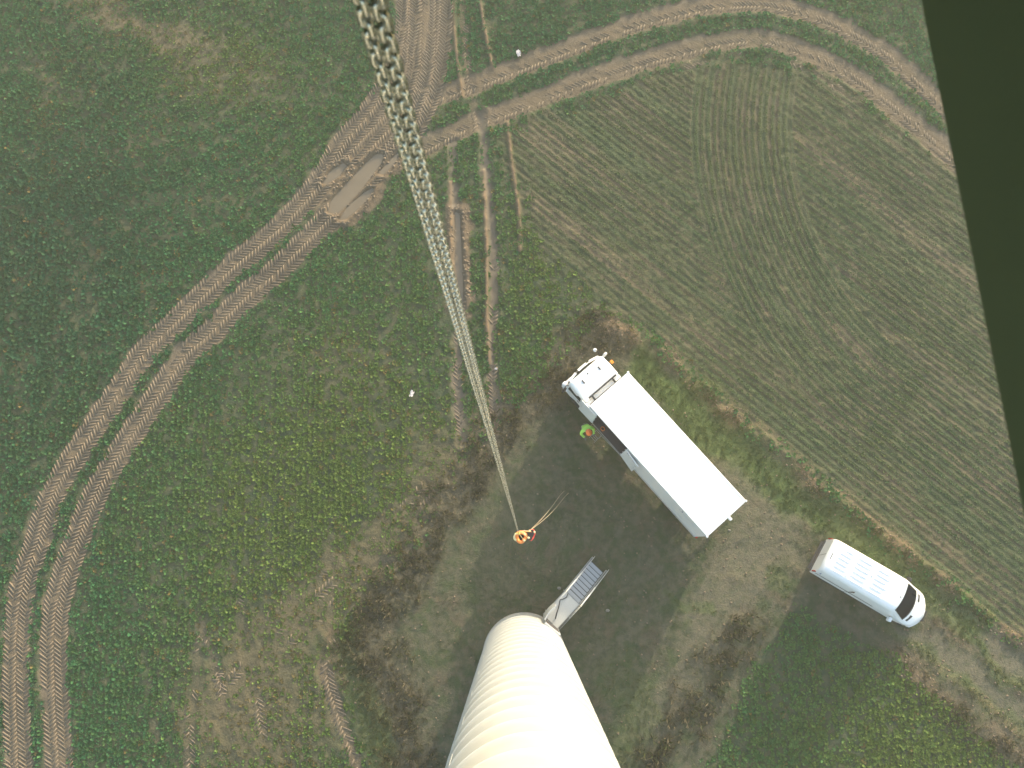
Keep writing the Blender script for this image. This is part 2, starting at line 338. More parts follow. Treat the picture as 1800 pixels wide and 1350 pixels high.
gm = fastmesh('ground', V, Q, {'zoneA': cA, 'zoneB': cB, 'zoneC': cC, 'zoneD': cD})
gm.polygons.foreach_set('use_smooth', np.ones(len(Q), bool))

def ground_material():
    k = NT('field_ground'); pos = k.n('NewGeometry').outputs[0]
    def att(n):
        a = k.n('Attribute', attribute_name=n); s = k.n('SeparateColor', {0: a.outputs[0]}); return s.outputs[0], s.outputs[1], s.outputs[2], a.outputs[3]
    so_, pa, la, ce = att('zoneA'); dr, sm, gr, ve = att('zoneB'); ye, ri, pu, th = att('zoneC')
    n05 = k.noise(pos, .5, 4); n2 = k.noise(pos, 2.3, 5, .6); n9 = k.noise(pos, 9, 4, .65); n30 = k.noise(pos, 34, 3, .7)
    c = k.mix(k.ramp(n2, .35, .68), (.038, .062, .034), (.076, .078, .044))            # soil and moss below the mustard
    c = k.mix(k.math('MULTIPLY', k.ramp(n9, .5, .62), .55), c, (.05, .068, .026))
    c = k.mix(k.math('MULTIPLY', th, .8, clamp=True), c, k.mix(k.ramp(n9, .3, .7), (.095, .078, .046), (.150, .118, .072)))
    cer = k.mix(k.ramp(n2, .3, .7), (.050, .058, .030), (.078, .072, .042))
    cer = k.mix(k.ramp(n05, .45, .7), cer, (.098, .080, .054))
    rw, al, fn, dk = att('zoneD')
    def streak(a, b, sc, det=2):
        v = k.n('CombineXYZ', {0: k.math('MULTIPLY', rw, a), 1: k.math('MULTIPLY', al, b)}); return k.noise(v.outputs[0], sc, det)
    line = k.math('MULTIPLY_ADD', k.math('SINE', k.math('MULTIPLY', rw, 2*math.pi/.37)), .5, .5)
    s1 = streak(2.6, .06, 1.0, 3); s2 = streak(.55, .035, 1.0, 3)
    cer = k.mix(k.ramp(s1, .38, .66), cer, (.050, .070, .034)); cer = k.mix(k.math('MULTIPLY', k.ramp(s2, .5, .68), .8), cer, (.125, .098, .064))
    cer = k.mix(k.math('MULTIPLY', line, k.math('MULTIPLY', k.ramp(s1, .3, .7), .5)), cer, (.062, .085, .040))
    c = k.mix(ce, c, cer)
    pdc = k.mix(k.ramp(n2, .32, .66), (.056, .066, .037), (.102, .094, .062))
    pdc = k.mix(k.math('MULTIPLY', k.ramp(k.noise(pos, 1.1, 5, .6), .48, .62), .7), pdc, (.042, .066, .026)); pdc = k.mix(k.math('MULTIPLY', k.ramp(k.noise(pos, .8, 6, .65), .52, .64), .6), pdc, (.105, .082, .055))
    pdc = k.mix(k.math('MULTIPLY', k.ramp(n30, .58, .74), .3), pdc, (.17, .155, .125))
    c = k.mix(pa, c, pdc)
    c = k.mix(k.math('MULTIPLY', ve, .85), c, k.mix(k.ramp(n9, .35, .65), (.062, .058, .038), (.118, .098, .064)))
    lc = k.mix(k.ramp(n9, .3, .7), (.108, .100, .068), (.146, .132, .092)); lc = k.mix(k.math('MULTIPLY', k.ramp(n30, .58, .75), .3), lc, (.20, .18, .145))
    c = k.mix(k.math('MULTIPLY', la, k.ramp(n2, .15, .55)), c, lc)
    c = k.mix(k.math('MULTIPLY', gr, .9, clamp=True), c, k.mix(n9, (.058, .090, .030), (.090, .122, .040)))
    sc = k.mix(k.ramp(n9, .3, .7), (.112, .086, .057), (.160, .125, .086)); sc = k.mix(k.ramp(n05, .42, .66), sc, (.125, .097, .065))
    sc = k.mix(k.math('MULTIPLY', pu, .55), sc, (.12, .088, .058))
    c = k.mix(k.ramp(k.math('MULTIPLY_ADD', n9, .45, k.math('SUBTRACT', so_, .22)), .25, .7), c, sc)
    c = k.mix(k.math('MULTIPLY', sm, .75), c, k.mix(n2, (.105, .087, .064), (.134, .112, .084)))
    c = k.mix(k.math('MULTIPLY', dr, k.ramp(n9, .3, .6)), c, k.mix(n9, (.115, .078, .046), (.185, .130, .082)))
    c = k.mix(k.math('MULTIPLY', ri, .5), c, (.19, .125, .07))  # sunlit orange of the rut ridges put into the soil colour
    rough = k.math('MULTIPLY_ADD', sm, -.28, .95)
    k.p(Base_Color=c, Roughness=rough, Specular_IOR_Level=.25)
    hgt = k.math('ADD', k.math('MULTIPLY', n30, .5), n9)
    bs = k.math('MULTIPLY_ADD', sm, -.7, .9, clamp=True); k.bump(hgt, bs, .05)
    return k.m
gmat = ground_material(); gm.materials.append(gmat)
ground = obj('ground', gm, None); ground['kind'] = 'structure'

kw = NT('muddy_water'); kp = kw.n('NewGeometry').outputs[0]
kw.p(Base_Color=kw.mix(kw.noise(kp, 1.5), (.150, .116, .074), (.185, .146, .096)), Roughness=.16, Specular_IOR_Level=.5); kw.bump(kw.noise(kp, 14, 2), .03, .01)
for p in PUD:
    P = resample(gp(p)+[gp(p)[0]], .2)[:-1]; c = P.mean(0); P2 = c+(P-c)*1.0+ (P-c)/np.linalg.norm(P-c, axis=1)[:, None]*.03
    m_ = MB(); n_ = len(P2); m_.add([(x, y, WATER-.0) for x, y in P2], [tuple(range(n_))]) if np.cross(P2[1]-P2[0], P2[n_//3]-P2[0]) > 0 else m_.add([(x, y, WATER) for x, y in P2[::-1]], [tuple(range(n_))])
    po = m_.build('puddle', kw.m); po['kind'] = 'structure'

# ------------------------------------------------------------------ tyre lug prints pressed into the tracks (bars of soil left standing)
def lug_bars():
    V, Fq = [], []; nb = 0
    for nm, L, wd, stg in LUG:
        seg = np.linalg.norm(np.diff(L, axis=0), axis=1); S = np.concatenate([[0], np.cumsum(seg)]); tot = S[-1]
        def at(s):
            i = np.clip(np.searchsorted(S, s)-1, 0, len(seg)-1); t = (s-S[i])/seg[i]; p = L[i]+(L[i+1]-L[i])*t[:, None]; d = (L[i+1]-L[i])/seg[i][:, None]; return p, np.stack([-d[:, 1], d[:, 0]], 1)
        tyres = {'outer': [(-.37, .74), (.37, .74)], 'inner': [(-.37, .74), (.37, .74)], 'topa': [(-.22, .66)], 'topb': [(-.22, .66)], 'broad': [(-.95, .7), (-.2, .7), (.62, .8)], 'headland': [(-.8, .6), (.1, .6), (.85, .6)]}.get(nm, [(0, wd*.95)])
        for ti, (off, tw) in enumerate(tyres):
            pitch = .215 if tw > .5 else .19
            s = np.arange(.3, tot-.3, pitch); s = s+RNG.normal(0, .012, len(s))
            for side in (-1, 1):
                keep = RNG.random(len(s)) > (.06 if stg > .8 else .3); ss = s[keep]+(pitch*.5 if side > 0 else 0); ss = ss[ss < tot-.3]
                fl = 1 if nm not in ('traml', 'tramr', 'topa', 'topb') else -1
                a, na = at(ss); b, nbv = at(np.clip(ss+fl*tw*.42, 0, tot)); jit = RNG.normal(0, .012, (2, len(ss)))
                pa_ = a+na*(off+side*.02*tw+jit[0])[:, None]; pb_ = b+nbv*(off+side*tw*.47+jit[1])[:, None]
                d = pb_-pa_; d /= np.linalg.norm(d, axis=1)[:, None]; q = np.stack([-d[:, 1], d[:, 0]], 1)
                mid = (pa_+pb_)/2; strength = samp(soil, mid[:, 0], mid[:, 1])*(1-.55*samp(smooth_mud, mid[:, 0], mid[:, 1]))*(1-sstep(.2, .0, samp(pmin, mid[:, 0], mid[:, 1])))*(.1+1.6*fbm(mid[:, 0], mid[:, 1], 1.2, 88)*(.6+.8*vnoise(mid[:, 0], mid[:, 1], 5.0, 89)))
                hh = .040*np.clip(strength, 0, 1.1)*(1 if stg > .8 else .9); ok = hh > .012
                pa_, pb_, q, hh = pa_[ok], pb_[ok], q[ok], hh[ok]; n = len(hh)
                if not n: continue
                bw = .052; za = samp(height, pa_[:, 0], pa_[:, 1]); zb = samp(height, pb_[:, 0], pb_[:, 1])
                pts = []
                for P, z in ((pa_, za), (pb_, zb)):
                    for o_, up in ((-bw, -.03), (-bw*.35, 1), (bw*.35, 1), (bw, -.03)):
                        xy = P+q*o_; pts.append(np.column_stack([xy, z+(hh if up == 1 else up)]))
                v = np.stack(pts, 1).reshape(-1, 3); base = nb+np.arange(n)[:, None]*8
                f = np.concatenate([base+np.array([[0, 1, 5, 4]]), base+np.array([[1, 2, 6, 5]]), base+np.array([[2, 3, 7, 6]]), base+np.array([[0, 3, 2, 1]]), base+np.array([[4, 5, 6, 7]])])
                V.append(v); Fq.append(f); nb += len(v)
    return fastmesh('tyre_lug_prints', np.concatenate(V), np.concatenate(Fq))
lug = obj('tyre_lug_prints', lug_bars(), mat('track_soil', (.152, .119, .084), .95, var=.25, scale=5, bump=.5)); lug['kind'] = 'stuff'
tag(lug, 'herringbone tyre lug prints left in the bare soil of the tractor tracks', 'tyre prints')

# ------------------------------------------------------------------ vegetation
def leaf_material(name, rough=.6, transl=.3):
    k = NT(name); a = k.n('Attribute', attribute_name='tint'); pos = k.n('NewGeometry').outputs[0]
    c = k.mix(k.noise(pos, 40, 2), a.outputs[0], k.mix(.5, a.outputs[0], (.02, .03, .012)))
    k.p(Base_Color=c, Roughness=rough, Specular_IOR_Level=.12)
    tr = k.n('BsdfTranslucent', {'Color': k.mix(.4, a.outputs[0], (.16, .2, .04))}); ms = k.n('MixShader', {0: transl, 1: k.b.outputs[0], 2: tr.outputs[0]})
    k.t.links.new(ms.outputs[0], k.out.inputs[0]); return k.m
def scatter(density, per_m2, box=None):
    n = int((gx[-1]-gx[0])*(gy[-1]-gy[0])*per_m2); x = RNG.uniform(gx[0], gx[-1], n); y = RNG.uniform(gy[0], gy[-1], n)
    k = RNG.random(n) < samp(density, x, y); return x[k], y[k]
def visible(x, y, m=60):
    c = np.stack([x, y, np.full(len(x), -H)], 1) @ CAMR; u = CX+F*c[:, 0]/-c[:, 2]; v = CY-F*c[:, 1]/-c[:, 2]
    return (u > -m) & (u < 1800+m) & (v > -m) & (v < 1350+m)
def leaves(x, y, nleaf, length, width, tilt, tint, droop=.25, zoff=0.0):
    """rosettes of folded leaves, each two triangles"""
    n = len(x); N = n*nleaf; rep = lambda a: np.repeat(a, nleaf); z = samp(height, x, y)+zoff
    az = rep(RNG.uniform(0, 6.283, n))+np.tile(np.arange(nleaf)*2.4, n)+RNG.normal(0, .35, N)
    ln = rep(length)*RNG.uniform(.55, 1.15, N); ti = np.clip(rep(tilt)+RNG.normal(0, .25, N), .05, 1.45); wd = ln*width*RNG.uniform(.8, 1.2, N)
    dx, dy = np.cos(az), np.sin(az); ch, sh = np.cos(ti), np.sin(ti)
    B = np.column_stack([rep(x)+dx*.015, rep(y)+dy*.015, rep(z)-.01])
    Mx = B+np.column_stack([dx*ch, dy*ch, sh])*(ln*.55)[:, None]
    T = Mx+np.column_stack([dx, dy, np.zeros(N)])*(ln*.45*np.cos(ti-droop*2))[:, None]; T[:, 2] += ln*.45*np.sin(ti-droop*3.2)
    side = np.column_stack([-dy, dx, np.zeros(N)])*wd[:, None]*.5; up = np.array([0, 0, 1.])*(wd*.22)[:, None]
    V = np.stack([B, Mx+side+up, T, Mx-side+up], 1).reshape(-1, 3); b = np.arange(N)[:, None]*4
    Fq = np.concatenate([b+np.array([[0, 2, 1]]), b+np.array([[0, 3, 2]])])
    tc = np.repeat(rep_tint(tint, nleaf), 4, axis=0); return V, Fq, np.column_stack([tc, np.ones(len(tc))])
def rep_tint(t, k):
    t = np.repeat(t, k, axis=0); return t*RNG.uniform(.75, 1.25, (len(t), 1))
def lerp(a, b, t): return np.array(a)[None]*(1-t[:, None])+np.array(b)[None]*t[:, None]
LEAF = leaf_material('crop_leaf', .8, .2)
x, y = scatter(dens, 48); k = visible(x, y); x, y = x[k], y[k]
p_, q_ = np.array(g(800, 290)), np.array(g(806, 700)); td = (q_-p_)/np.linalg.norm(q_-p_); tn = np.array([-td[1], td[0]])
cx_, cy_ = g(190, 40); rr0 = np.hypot(x-cx_, (y-cy_)*1.3); along = x*td[0]+y*td[1]; across = x*tn[0]+y*tn[1]
head = (y > g(0, 430)[1]+1.5*np.sin(x*.4)) & (x < g(690, 300)[0])                      # headland rows bend round the corner
rowv = np.where(head, vnoise(rr0, np.arctan2(y-cy_, x-cx_)*1.2, .55, 301), vnoise(across, along*.10, .55, 302)); rowv2 = np.where(head, .5, vnoise(across, along*.05, 1.9, 303))
k = RNG.random(len(x)) < np.clip(.42+.65*sstep(.2, .7, rowv)+.25*(rowv2-.4), .25, 1); x, y, along, across, rr0, head = x[k], y[k], along[k], across[k], rr0[k], head[k]
SP = .30; snap = lambda v, j: np.round(v/SP)*SP+RNG.normal(0, j, len(v))-v
da_ = snap(across, .045); x1, y1 = x+tn[0]*da_, y+tn[1]*da_
dr_ = snap(rr0, .05); x2 = x+dr_*(x-cx_)/np.maximum(rr0, .1); y2 = y+dr_*(y-cy_)*1.3/np.maximum(rr0, .1)/1.3
free = RNG.random(len(x)) < .12; x = np.where(free, x, np.where(head, x2, x1)); y = np.where(free, y, np.where(head, y2, y1))
k = (x > gx[0]) & (x < gx[-1]) & (y > gy[0]) & (y < gy[-1]); x, y = x[k], y[k]
yl = np.clip(samp(yellow, x, y)*1.1+RNG.normal(0, .16, len(x)), 0, 1); dk = samp(dark, x, y)
tint = lerp((.044, .155, .062), (.125, .190, .044), yl); tint = tint*(1-.30*dk)[:, None]+np.array([0, .0, .012])[None]*dk[:, None]
sick = RNG.random(len(x)) < (.02+.25*samp(thin, x, y)); tint[sick] = (.17, .13, .05)
ln = (.165+.05*dk)*RNG.uniform(.7, 1.2, len(x))*(1-.3*samp(thin, x, y))
tint *= RNG.uniform(.72, 1.32, (len(x), 1))
V, Fq, C = leaves(x, y, 6, ln, .70, np.full(len(x), .42), tint, .14)
crop = obj('mustard_crop', fastmesh('mustard_crop', V, Fq, {'tint': C}), LEAF); crop['kind'] = 'stuff'; tag(crop, 'leafy green mustard crop covering the field left of the pad', 'crop')
NLEAF = len(Fq)
# cereal drilled in rows
rowd = np.array(g(1700, 1068))-np.array(g(1062, 556)); rowd /= np.linalg.norm(rowd); rown = np.array([-rowd[1], rowd[0]])
xs, ys = [], []
Cc, Rin, Rout = RC, RIN, ROUT
c0 = np.array(g(1062, 556)); cor = np.array([g(*p) for p in ((880, 100), (1900, 100), (1900, 1250), (880, 560))])
pn = (cor-c0)@rown; pt = (cor-c0)@rowd
j = 0
for o_ in np.arange(-1.11+.0925, pn.max()+3, .37):
    t = np.arange(pt.min()-2, pt.max()+2, .055); t = t+RNG.normal(0, .02, len(t)); P = c0+rowd*t[:, None]+rown*(o_+.05*np.sin(t*.21+1)+RNG.normal(0, .014, len(t)))[:, None]
    r = np.linalg.norm(P-Cc, axis=1); ang = np.arctan2(P[:, 1]-Cc[1], P[:, 0]-Cc[0])%(2*math.pi); infan = (r > Rin) & (r < Rout) & (ang < math.pi+.9) & (ang > math.pi-.35)
    kk = RNG.random(len(t)) < np.where(infan, .03, 1.0)*(.45+.9*vnoise(t*0+o_, t*.045, .45, 3))*(.55+.7*vnoise(t*0+o_*.5, t*.12, .7, 4)); xs.append(P[kk, 0]); ys.append(P[kk, 1]); j += 1
j = 0
for r in np.arange(math.ceil(Rin/.37)*.37+.0925, Rout, .37):
    a = np.arange(math.pi-.3, math.pi+.95, .055/r); rr = r+RNG.normal(0, .014, len(a)); kk = RNG.random(len(a)) < .65+.5*vnoise(a*0+r, a*3, .45, 5); xs.append((Cc[0]+rr*np.cos(a))[kk]); ys.append((Cc[1]+rr*np.sin(a))[kk]); j += 1
x = np.concatenate(xs); y = np.concatenate(ys)
k = (x > gx[0]) & (x < gx[-1]) & (y > gy[0]) & (y < gy[-1]); x, y = x[k], y[k]; k = visible(x, y); x, y = x[k], y[k]
k = RNG.random(len(x)) < samp(cereal*(1-soil), x, y)*(.7+.3*sstep(.28, .6, fbm(x, y, 3.2, 57)))*(.6+.4*sstep(0, 4, -samp(cersd, x, y))); x, y = x[k], y[k]
gr_ = np.clip(fbm(x, y, 4, 58)*1.4-.3+RNG.normal(0, .15, len(x)), 0, 1)
V, Fq, C = leaves(x, y, 4, RNG.uniform(.07, .12, len(x)), .55, np.full(len(x), .5), lerp((.105, .150, .052), (.060, .140, .056), gr_), .15)
cer = obj('cereal_rows', fastmesh('cereal_rows', V, Fq, {'tint': C}), LEAF); cer['kind'] = 'stuff'; tag(cer, 'young cereal drilled in long rows on the field beyond the truck', 'crop')
NCER = len(Fq)
# short grass on the pad, withered growth on its edge
gd = np.clip(pad*(.28+.6*sstep(.38, .62, fbm(GX, GY, 1.1, 59)))*(1-lane)+green*.9+verge*.25, 0, 1)*(1-.8*soil)
x, y = scatter(gd, 55); k = visible(x, y); x, y = x[k], y[k]
gg = samp(green, x, y); dd = np.clip(samp(verge, x, y)+samp(dry, x, y), 0, 1); t0 = lerp((.078, .098, .042), (.088, .125, .040), np.clip(gg+RNG.normal(0, .12, len(x)), 0, 1))
t0 = t0*(1-dd*.7)[:, None]+np.array([.12, .085, .042])[None]*(dd*.7)[:, None]
V, Fq, C = leaves(x, y, 4, RNG.uniform(.05, .12, len(x))*(.8+.6*gg+.5*dd), .28, np.full(len(x), .8), t0, .25)
gro = obj('verge_grass', fastmesh('verge_grass', V, Fq, {'tint': C}), LEAF); gro['kind'] = 'stuff'; tag(gro, 'short patchy grass growing over the gravel pad and lane', 'grass')
NGR = len(Fq)
wdn = np.clip(verge*sstep(.38, .6, fbm(GX, GY, .8, 60))+verge2*.35*sstep(.3, .5, fbm(GX, GY, .6, 62)), 0, 1)
x, y = scatter(wdn, 34); k = visible(x, y); x, y = x[k], y[k]; v2 = samp(verge2, x, y)
tw = lerp((.090, .074, .048), (.165, .135, .090), RNG.random(len(x))**1.8); olive = RNG.random(len(x)) < .3; tw[olive] = (.06, .07, .028)
V, Fq, C = leaves(x, y, 5, RNG.uniform(.12, .34, len(x))*(1+.5*v2), .16, np.full(len(x), .95), tw, .12)
wd_ = obj('withered_weeds', fastmesh('withered_weeds', V, Fq, {'tint': C}), LEAF); wd_['kind'] = 'stuff'; tag(wd_, 'brown withered weeds along the rim of the pad', 'weeds')
# clods of earth
def clods():
    fld = np.clip(near_pud*rim*1.3+dry*.5+.25*(ridge > .3)+.035*soil*(1-smooth_mud)+.045*pad+.06*verge+.05*lane, 0, 1)
    x, y = scatter(fld, 26); k = visible(x, y); x, y = x[k], y[k]; n = len(x)
    base = np.array([[1, 0, -.3], [0, 1, -.3], [-1, 0, -.3], [0, -1, -.3], [.5, .45, .6], [-.45, .5, .75], [-.5, -.5, .55], [.5, -.5, .7]])
    Fb = np.array([[0, 1, 5, 4], [1, 2, 6, 5], [2, 3, 7, 6], [3, 0, 4, 7], [4, 5, 6, 7]])
    s = RNG.uniform(.025, .075, n)*(1+.5*samp(near_pud, x, y)); a = RNG.uniform(0, 6.28, n); B = base[None]*RNG.uniform(.7, 1.3, (n, 8, 3))*s[:, None, None]
    X = B[..., 0]*np.cos(a)[:, None]-B[..., 1]*np.sin(a)[:, None]+x[:, None]; Y = B[..., 0]*np.sin(a)[:, None]+B[..., 1]*np.cos(a)[:, None]+y[:, None]; Z = B[..., 2]*.8+samp(height, x, y)[:, None]
    return fastmesh('soil_clods', np.stack([X, Y, Z], -1).reshape(-1, 3), (np.arange(n)[:, None, None]*8+Fb[None]).reshape(-1, 4))
cl = obj('soil_clods', clods(), mat('clod_soil', (.165, .125, .085), .95, var=.45, scale=1.2, bump=.4)); cl['kind'] = 'stuff'; tag(cl, 'crumbs and clods of brown earth beside ruts and puddles', 'soil clods')
print('tris', len(Q)*2, NLEAF, NCER, NGR, len(wd_.data.polygons), len(cl.data.polygons)*2, len(lug.data.polygons)*2)

# ------------------------------------------------------------------ shared materials
M = {}
M['white'] = mat('vehicle_white_paint', (.80, .81, .82), .32, var=.03, scale=1.2, dirt=((.55, .52, .46), .18), coat=.25)
M['roofwhite'] = mat('box_roof_panel_white', (.82, .82, .80), .5, var=.03, scale=.9, dirt=((.62, .58, .48), .3))
M['black'] = mat('black_plastic', (.02, .02, .022), .55, var=.2)
M['rubber'] = mat('tyre_rubber', (.022, .021, .02), .85, var=.3, scale=9, dirt=((.09, .07, .05), .6))
M['rim'] = mat('wheel_rim_steel', (.45, .45, .46), .4, .7)
M['chassis'] = mat('chassis_grey', (.05, .05, .055), .7, dirt=((.10, .08, .06), .6))
M['alu'] = mat('aluminium_profile', (.62, .63, .64), .4, .6, var=.06)
M['galv'] = mat('galvanised_steel', (.30, .315, .32), .5, .35, var=.12, scale=6)
M['darkin'] = mat('dark_interior', (.055, .05, .055), .8)
M['lamp'] = mat('lamp_lens', (.75, .76, .78), .12, var=.04)
M['redlamp'] = mat('rear_lamp_red', (.35, .02, .02), .2, var=.1)
M['amber'] = mat('amber_lens', (.65, .25, .03), .25, var=.1)
M['blueink'] = mat('blue_lettering', (.03, .07, .28), .5)
M['paleblue'] = mat('pale_blue_lettering', (.42, .52, .62), .5)
def glass(name, col, alpha):
    k = NT(name); k.p(Base_Color=col, Roughness=.04, Specular_IOR_Level=.6)
    tr = k.n('BsdfTransparent', {'Color': (.55, .62, .58)}); ms = k.n('MixShader', {0: alpha, 1: tr.outputs[0], 2: k.b.outputs[0]}); k.t.links.new(ms.outputs[0], k.out.inputs[0]); return k.m
M['glass'] = glass('tinted_window_glass', (.012, .015, .03), .6)
M['darkglass'] = glass('dark_window_glass', (.012, .016, .028), .85)

def wheel_mesh(r, wd):
    m = MB(); m.lathe([(r*.60, -wd/2), (r*.92, -wd/2), (r*.985, -wd*.40), (r, -wd*.2), (r, wd*.2), (r*.985, wd*.40), (r*.92, wd/2), (r*.60, wd/2)], 28, 'Y'); return m.mesh('tyre')
def rim_mesh(r, wd):
    m = MB(); m.lathe([(r*.60, -wd*.46), (r*.55, -wd*.30), (r*.2, -wd*.2), (r*.17, -wd*.42), (.01, -wd*.42)], 24, 'Y', caps=False); m.lathe([(r*.60, wd*.46), (r*.55, wd*.30), (r*.2, wd*.2), (r*.17, wd*.42), (.01, wd*.42)], 24, 'Y', caps=False); return m.mesh('rim')
def wheels(parent, spots, r, wd):
    tm, rm = wheel_mesh(r, wd), rim_mesh(r, wd); tm.materials.append(M['rubber']); rm.materials.append(M['rim'])
    for x, y in spots:
        w_ = obj('wheel', tm, None, parent); w_.location = (x, y, r); w_['label'] = 'black rubber tyre'
        obj('rim', rm, None, w_)

# ------------------------------------------------------------------ box truck
BC = (7.357, 4.295); BH = R_(131.0)
T = thing('box_truck', 'large white box truck with its side doors open, parked on the pad', 'truck', (BC[0], BC[1], 0), BH)
BL, BW, BZ0, BZ1 = 4.247, 1.305, 1.12, 3.95
MB().box(-BL, BL, -BW, BW, BZ0-.08, BZ0+.05).build('cargo_floor', M['darkin'], T)
roof = MB().box(-BL+.10, BL-.10, -BW+.10, BW-.10, BZ1-.06, BZ1-.006).build('roof_panel', M['roofwhite'], T)
for k in range(7):
    x = -BL+.10+(k+1)*(2*BL-.2)/8
    MB().box(x-.02, x+.02, -BW+.11, BW-.11, BZ1-.007, BZ1-.0035).build('roof_seam', M['roofwhite'], roof)
for y0, y1 in ((-BW-.006, -BW+.10), (BW-.10, BW+.006)): MB().box(-BL-.006, BL+.006, y0, y1, BZ1-.11, BZ1+.006, .02).build('roof_rail', M['white'], T)
for x0, x1 in ((-BL-.008, -BL+.10), (BL-.10, BL+.008)): MB().box(x0, x1, -BW+.101, BW-.101, BZ1-.11, BZ1+.003, .018).build('roof_rail', M['white'], T)
for sx in (-1, 1):
    for sy in (-1, 1): MB().box(sx*BL-.05, sx*BL+.05, sy*BW-.05, sy*BW+.05, BZ1-.12, BZ1+.018, .03).build('corner_casting', M['white'], T)
MB().box(-BL+.02, BL-.02, -BW, -BW+.04, BZ0+.05, BZ1-.11).build('side_wall', M['white'], T)
MB().box(-BL+.02, 1.43, BW-.04, BW, BZ0+.05, BZ1-.11).build('side_wall', M['white'], T)
MB().box(3.66, BL-.02, BW-.04, BW, BZ0+.05, BZ1-.11).build('side_wall', M['white'], T)
MB().box(BL-.03, BL+.01, -BW+.045, BW-.045, BZ0+.05, BZ1-.11).build('front_wall', M['white'], T)
for s_ in (-1, 1):
    d_ = MB().box(-BL-.02, -BL+.03, .012 if s_ > 0 else -BW+.05, BW-.05 if s_ > 0 else -.012, BZ0+.06, BZ1-.12, .01).build('rear_door', M['white'], T)
    MB().tube([(-BL-.045, s_*.16, BZ0+.1), (-BL-.045, s_*.16, BZ1-.16)], .016).build('lock_rod', M['alu'], d_)
    for z in (1.5, 2.4, 3.4): MB().box(-BL-.035, -BL-.02, s_*(BW-.16)-.07, s_*(BW-.16)+.07, z-.04, z+.04).build('hinge', M['alu'], d_)
MB().box(-BL-.20, -BL+.08, -.20, -.06, BZ1-.16, BZ1+.02, .03).build('rear_camera_housing', M['white'], T)
for y in (-1.2, 1.2):
    MB().box(-BL-.12, -BL-.02, y-.1, y+.1, .95, 1.08, .02).build('rear_lamp', M['redlamp'], T)
MB().box(-BL-.08, -BL+.04, -1.22, 1.22, .48, .60, .02).build('rear_bumper', M['chassis'], T)
MB().box(-BL+.02, 1.43, BW+.004, BW+.03, BZ0-.10, BZ0+.04, .01).build('sill_rail', M['alu'], T)
MB().box(1.45, 3.64, BW+.004, BW+.035, BZ0-.08, BZ0+.055, .01).build('sill_rail', M['galv'], T)
MB().box(3.66, BL, BW+.004, BW+.03, BZ0-.10, BZ0+.04, .01).build('sill_rail', M['alu'], T)
# open side doors, folded back along the wall
def side_door(x0, y0, x1, y1, lab):
    d = Vector((x1-x0, y1-y0, 0)); L = d.length; d.normalize(); Mx = Matrix.Translation((x0, y0, 0)) @ Matrix.Rotation(math.atan2(d.y, d.x), 4, 'Z')
    o = MB().box(0, L, -.02, .02, BZ0+.03, 3.66, .012).build('side_door', M['white'], T); o.matrix_local = Mx; o['label'] = lab
    for z in (1.4, 2.4, 3.4): MB().box(-.05, .07, -.028, .028, z-.05, z+.05).build('hinge', M['alu'], o)
    MB().tube([(L-.12, (.05 if d.x > 0 else -.05), 1.6), (L-.12, (.05 if d.x > 0 else -.05), 3.1)], .014).build('lock_rod', M['alu'], o)
    return o
side_door(3.665, BW+.035, 4.70, BW+.05, 'front side door folded forward past the cab')
sd = side_door(1.425, BW+.045, .40, BW+.17, 'rear side door with a line of blue lettering')
rr = random.Random(3); x = .16
for wlen in (5, 3, 6):
    for c in range(wlen):
        m_ = MB(); ww = rr.uniform(.026, .04)
        m_.box(x, x+.010, -.026, -.0205, 3.34, 3.43)
        if rr.random() < .75: m_.box(x+.0102, x+ww, -.026, -.0205, 3.34 if rr.random() < .5 else 3.385, 3.352 if m_ is None else 3.40)
        m_.build('letter', M['blueink'], sd); x += ww+.012
    x += .035
# blue swoosh emblem and pale lettering on the rear of the side wall
em = MB(); pts = [(-2.60, 3.58, .05), (-2.66, 3.45, .045), (-2.68, 3.30, .04), (-2.62, 3.18, .055), (-2.52, 3.22, .03), (-2.44, 3.34, .008)]
em.grid([[(x+w_*.5, BW+.004, z) for x, z, w_ in pts], [(x-w_*.5, BW+.004, z) for x, z, w_ in pts]][::-1], False); em.build('emblem', M['blueink'], T)
x = -2.78
for wlen in (6, 5):
    for c in range(wlen):
        ww = rr.uniform(.05, .075); m_ = MB(); m_.box(x-.018, x, BW+.001, BW+.004, 3.10, 3.26)
        if rr.random() < .8: m_.box(x-ww, x-.0182, BW+.001, BW+.004, 3.10 if rr.random() < .6 else 3.2, 3.125 if rr.random() < .6 else 3.22)
        m_.build('letter', M['paleblue'], T); x -= ww+.02
    x -= .06
MB().box(-4.1, -2.2, BW+.001, BW+.004, 1.95, 1.985).build('stripe', M['paleblue'], T)
# chassis, axles, tank, guards
for y in (-.42, .42): MB().box(-4.0, 5.9, y-.045, y+.045, .72, .98).build('chassis_rail', M['chassis'], T)
for x in (-2.15, 5.05): MB().tube([(x, -1.0, .48), (x, 1.0, .48)], .07).build('axle', M['chassis'], T)
wheels(T, [(5.05, -1.06), (5.05, 1.06), (-2.15, -1.08), (-2.15, 1.08), (-2.15, -.78), (-2.15, .78)], .48, .27)
MB().box(1.6, 2.9, -1.2, -.6, .55, 1.0, .05).build('fuel_tank', M['alu'], T)
MB().box(2.9, 3.9, .6, 1.18, .55, 1.0, .03).build('battery_box', M['chassis'], T)
for z in (.55, .85): MB().box(-1.4, 1.3, 1.17, 1.20, z-.05, z+.05).build('side_guard', M['alu'], T); MB().box(-1.4, 1.3, -1.20, -1.17, z-.05, z+.05).build('side_guard', M['alu'], T)
for y in (-1.08, 1.08): MB().box(-3.0, -2.9, y-.2, y+.2, .25, 1.0, .01).build('mud_flap', M['black'], T)
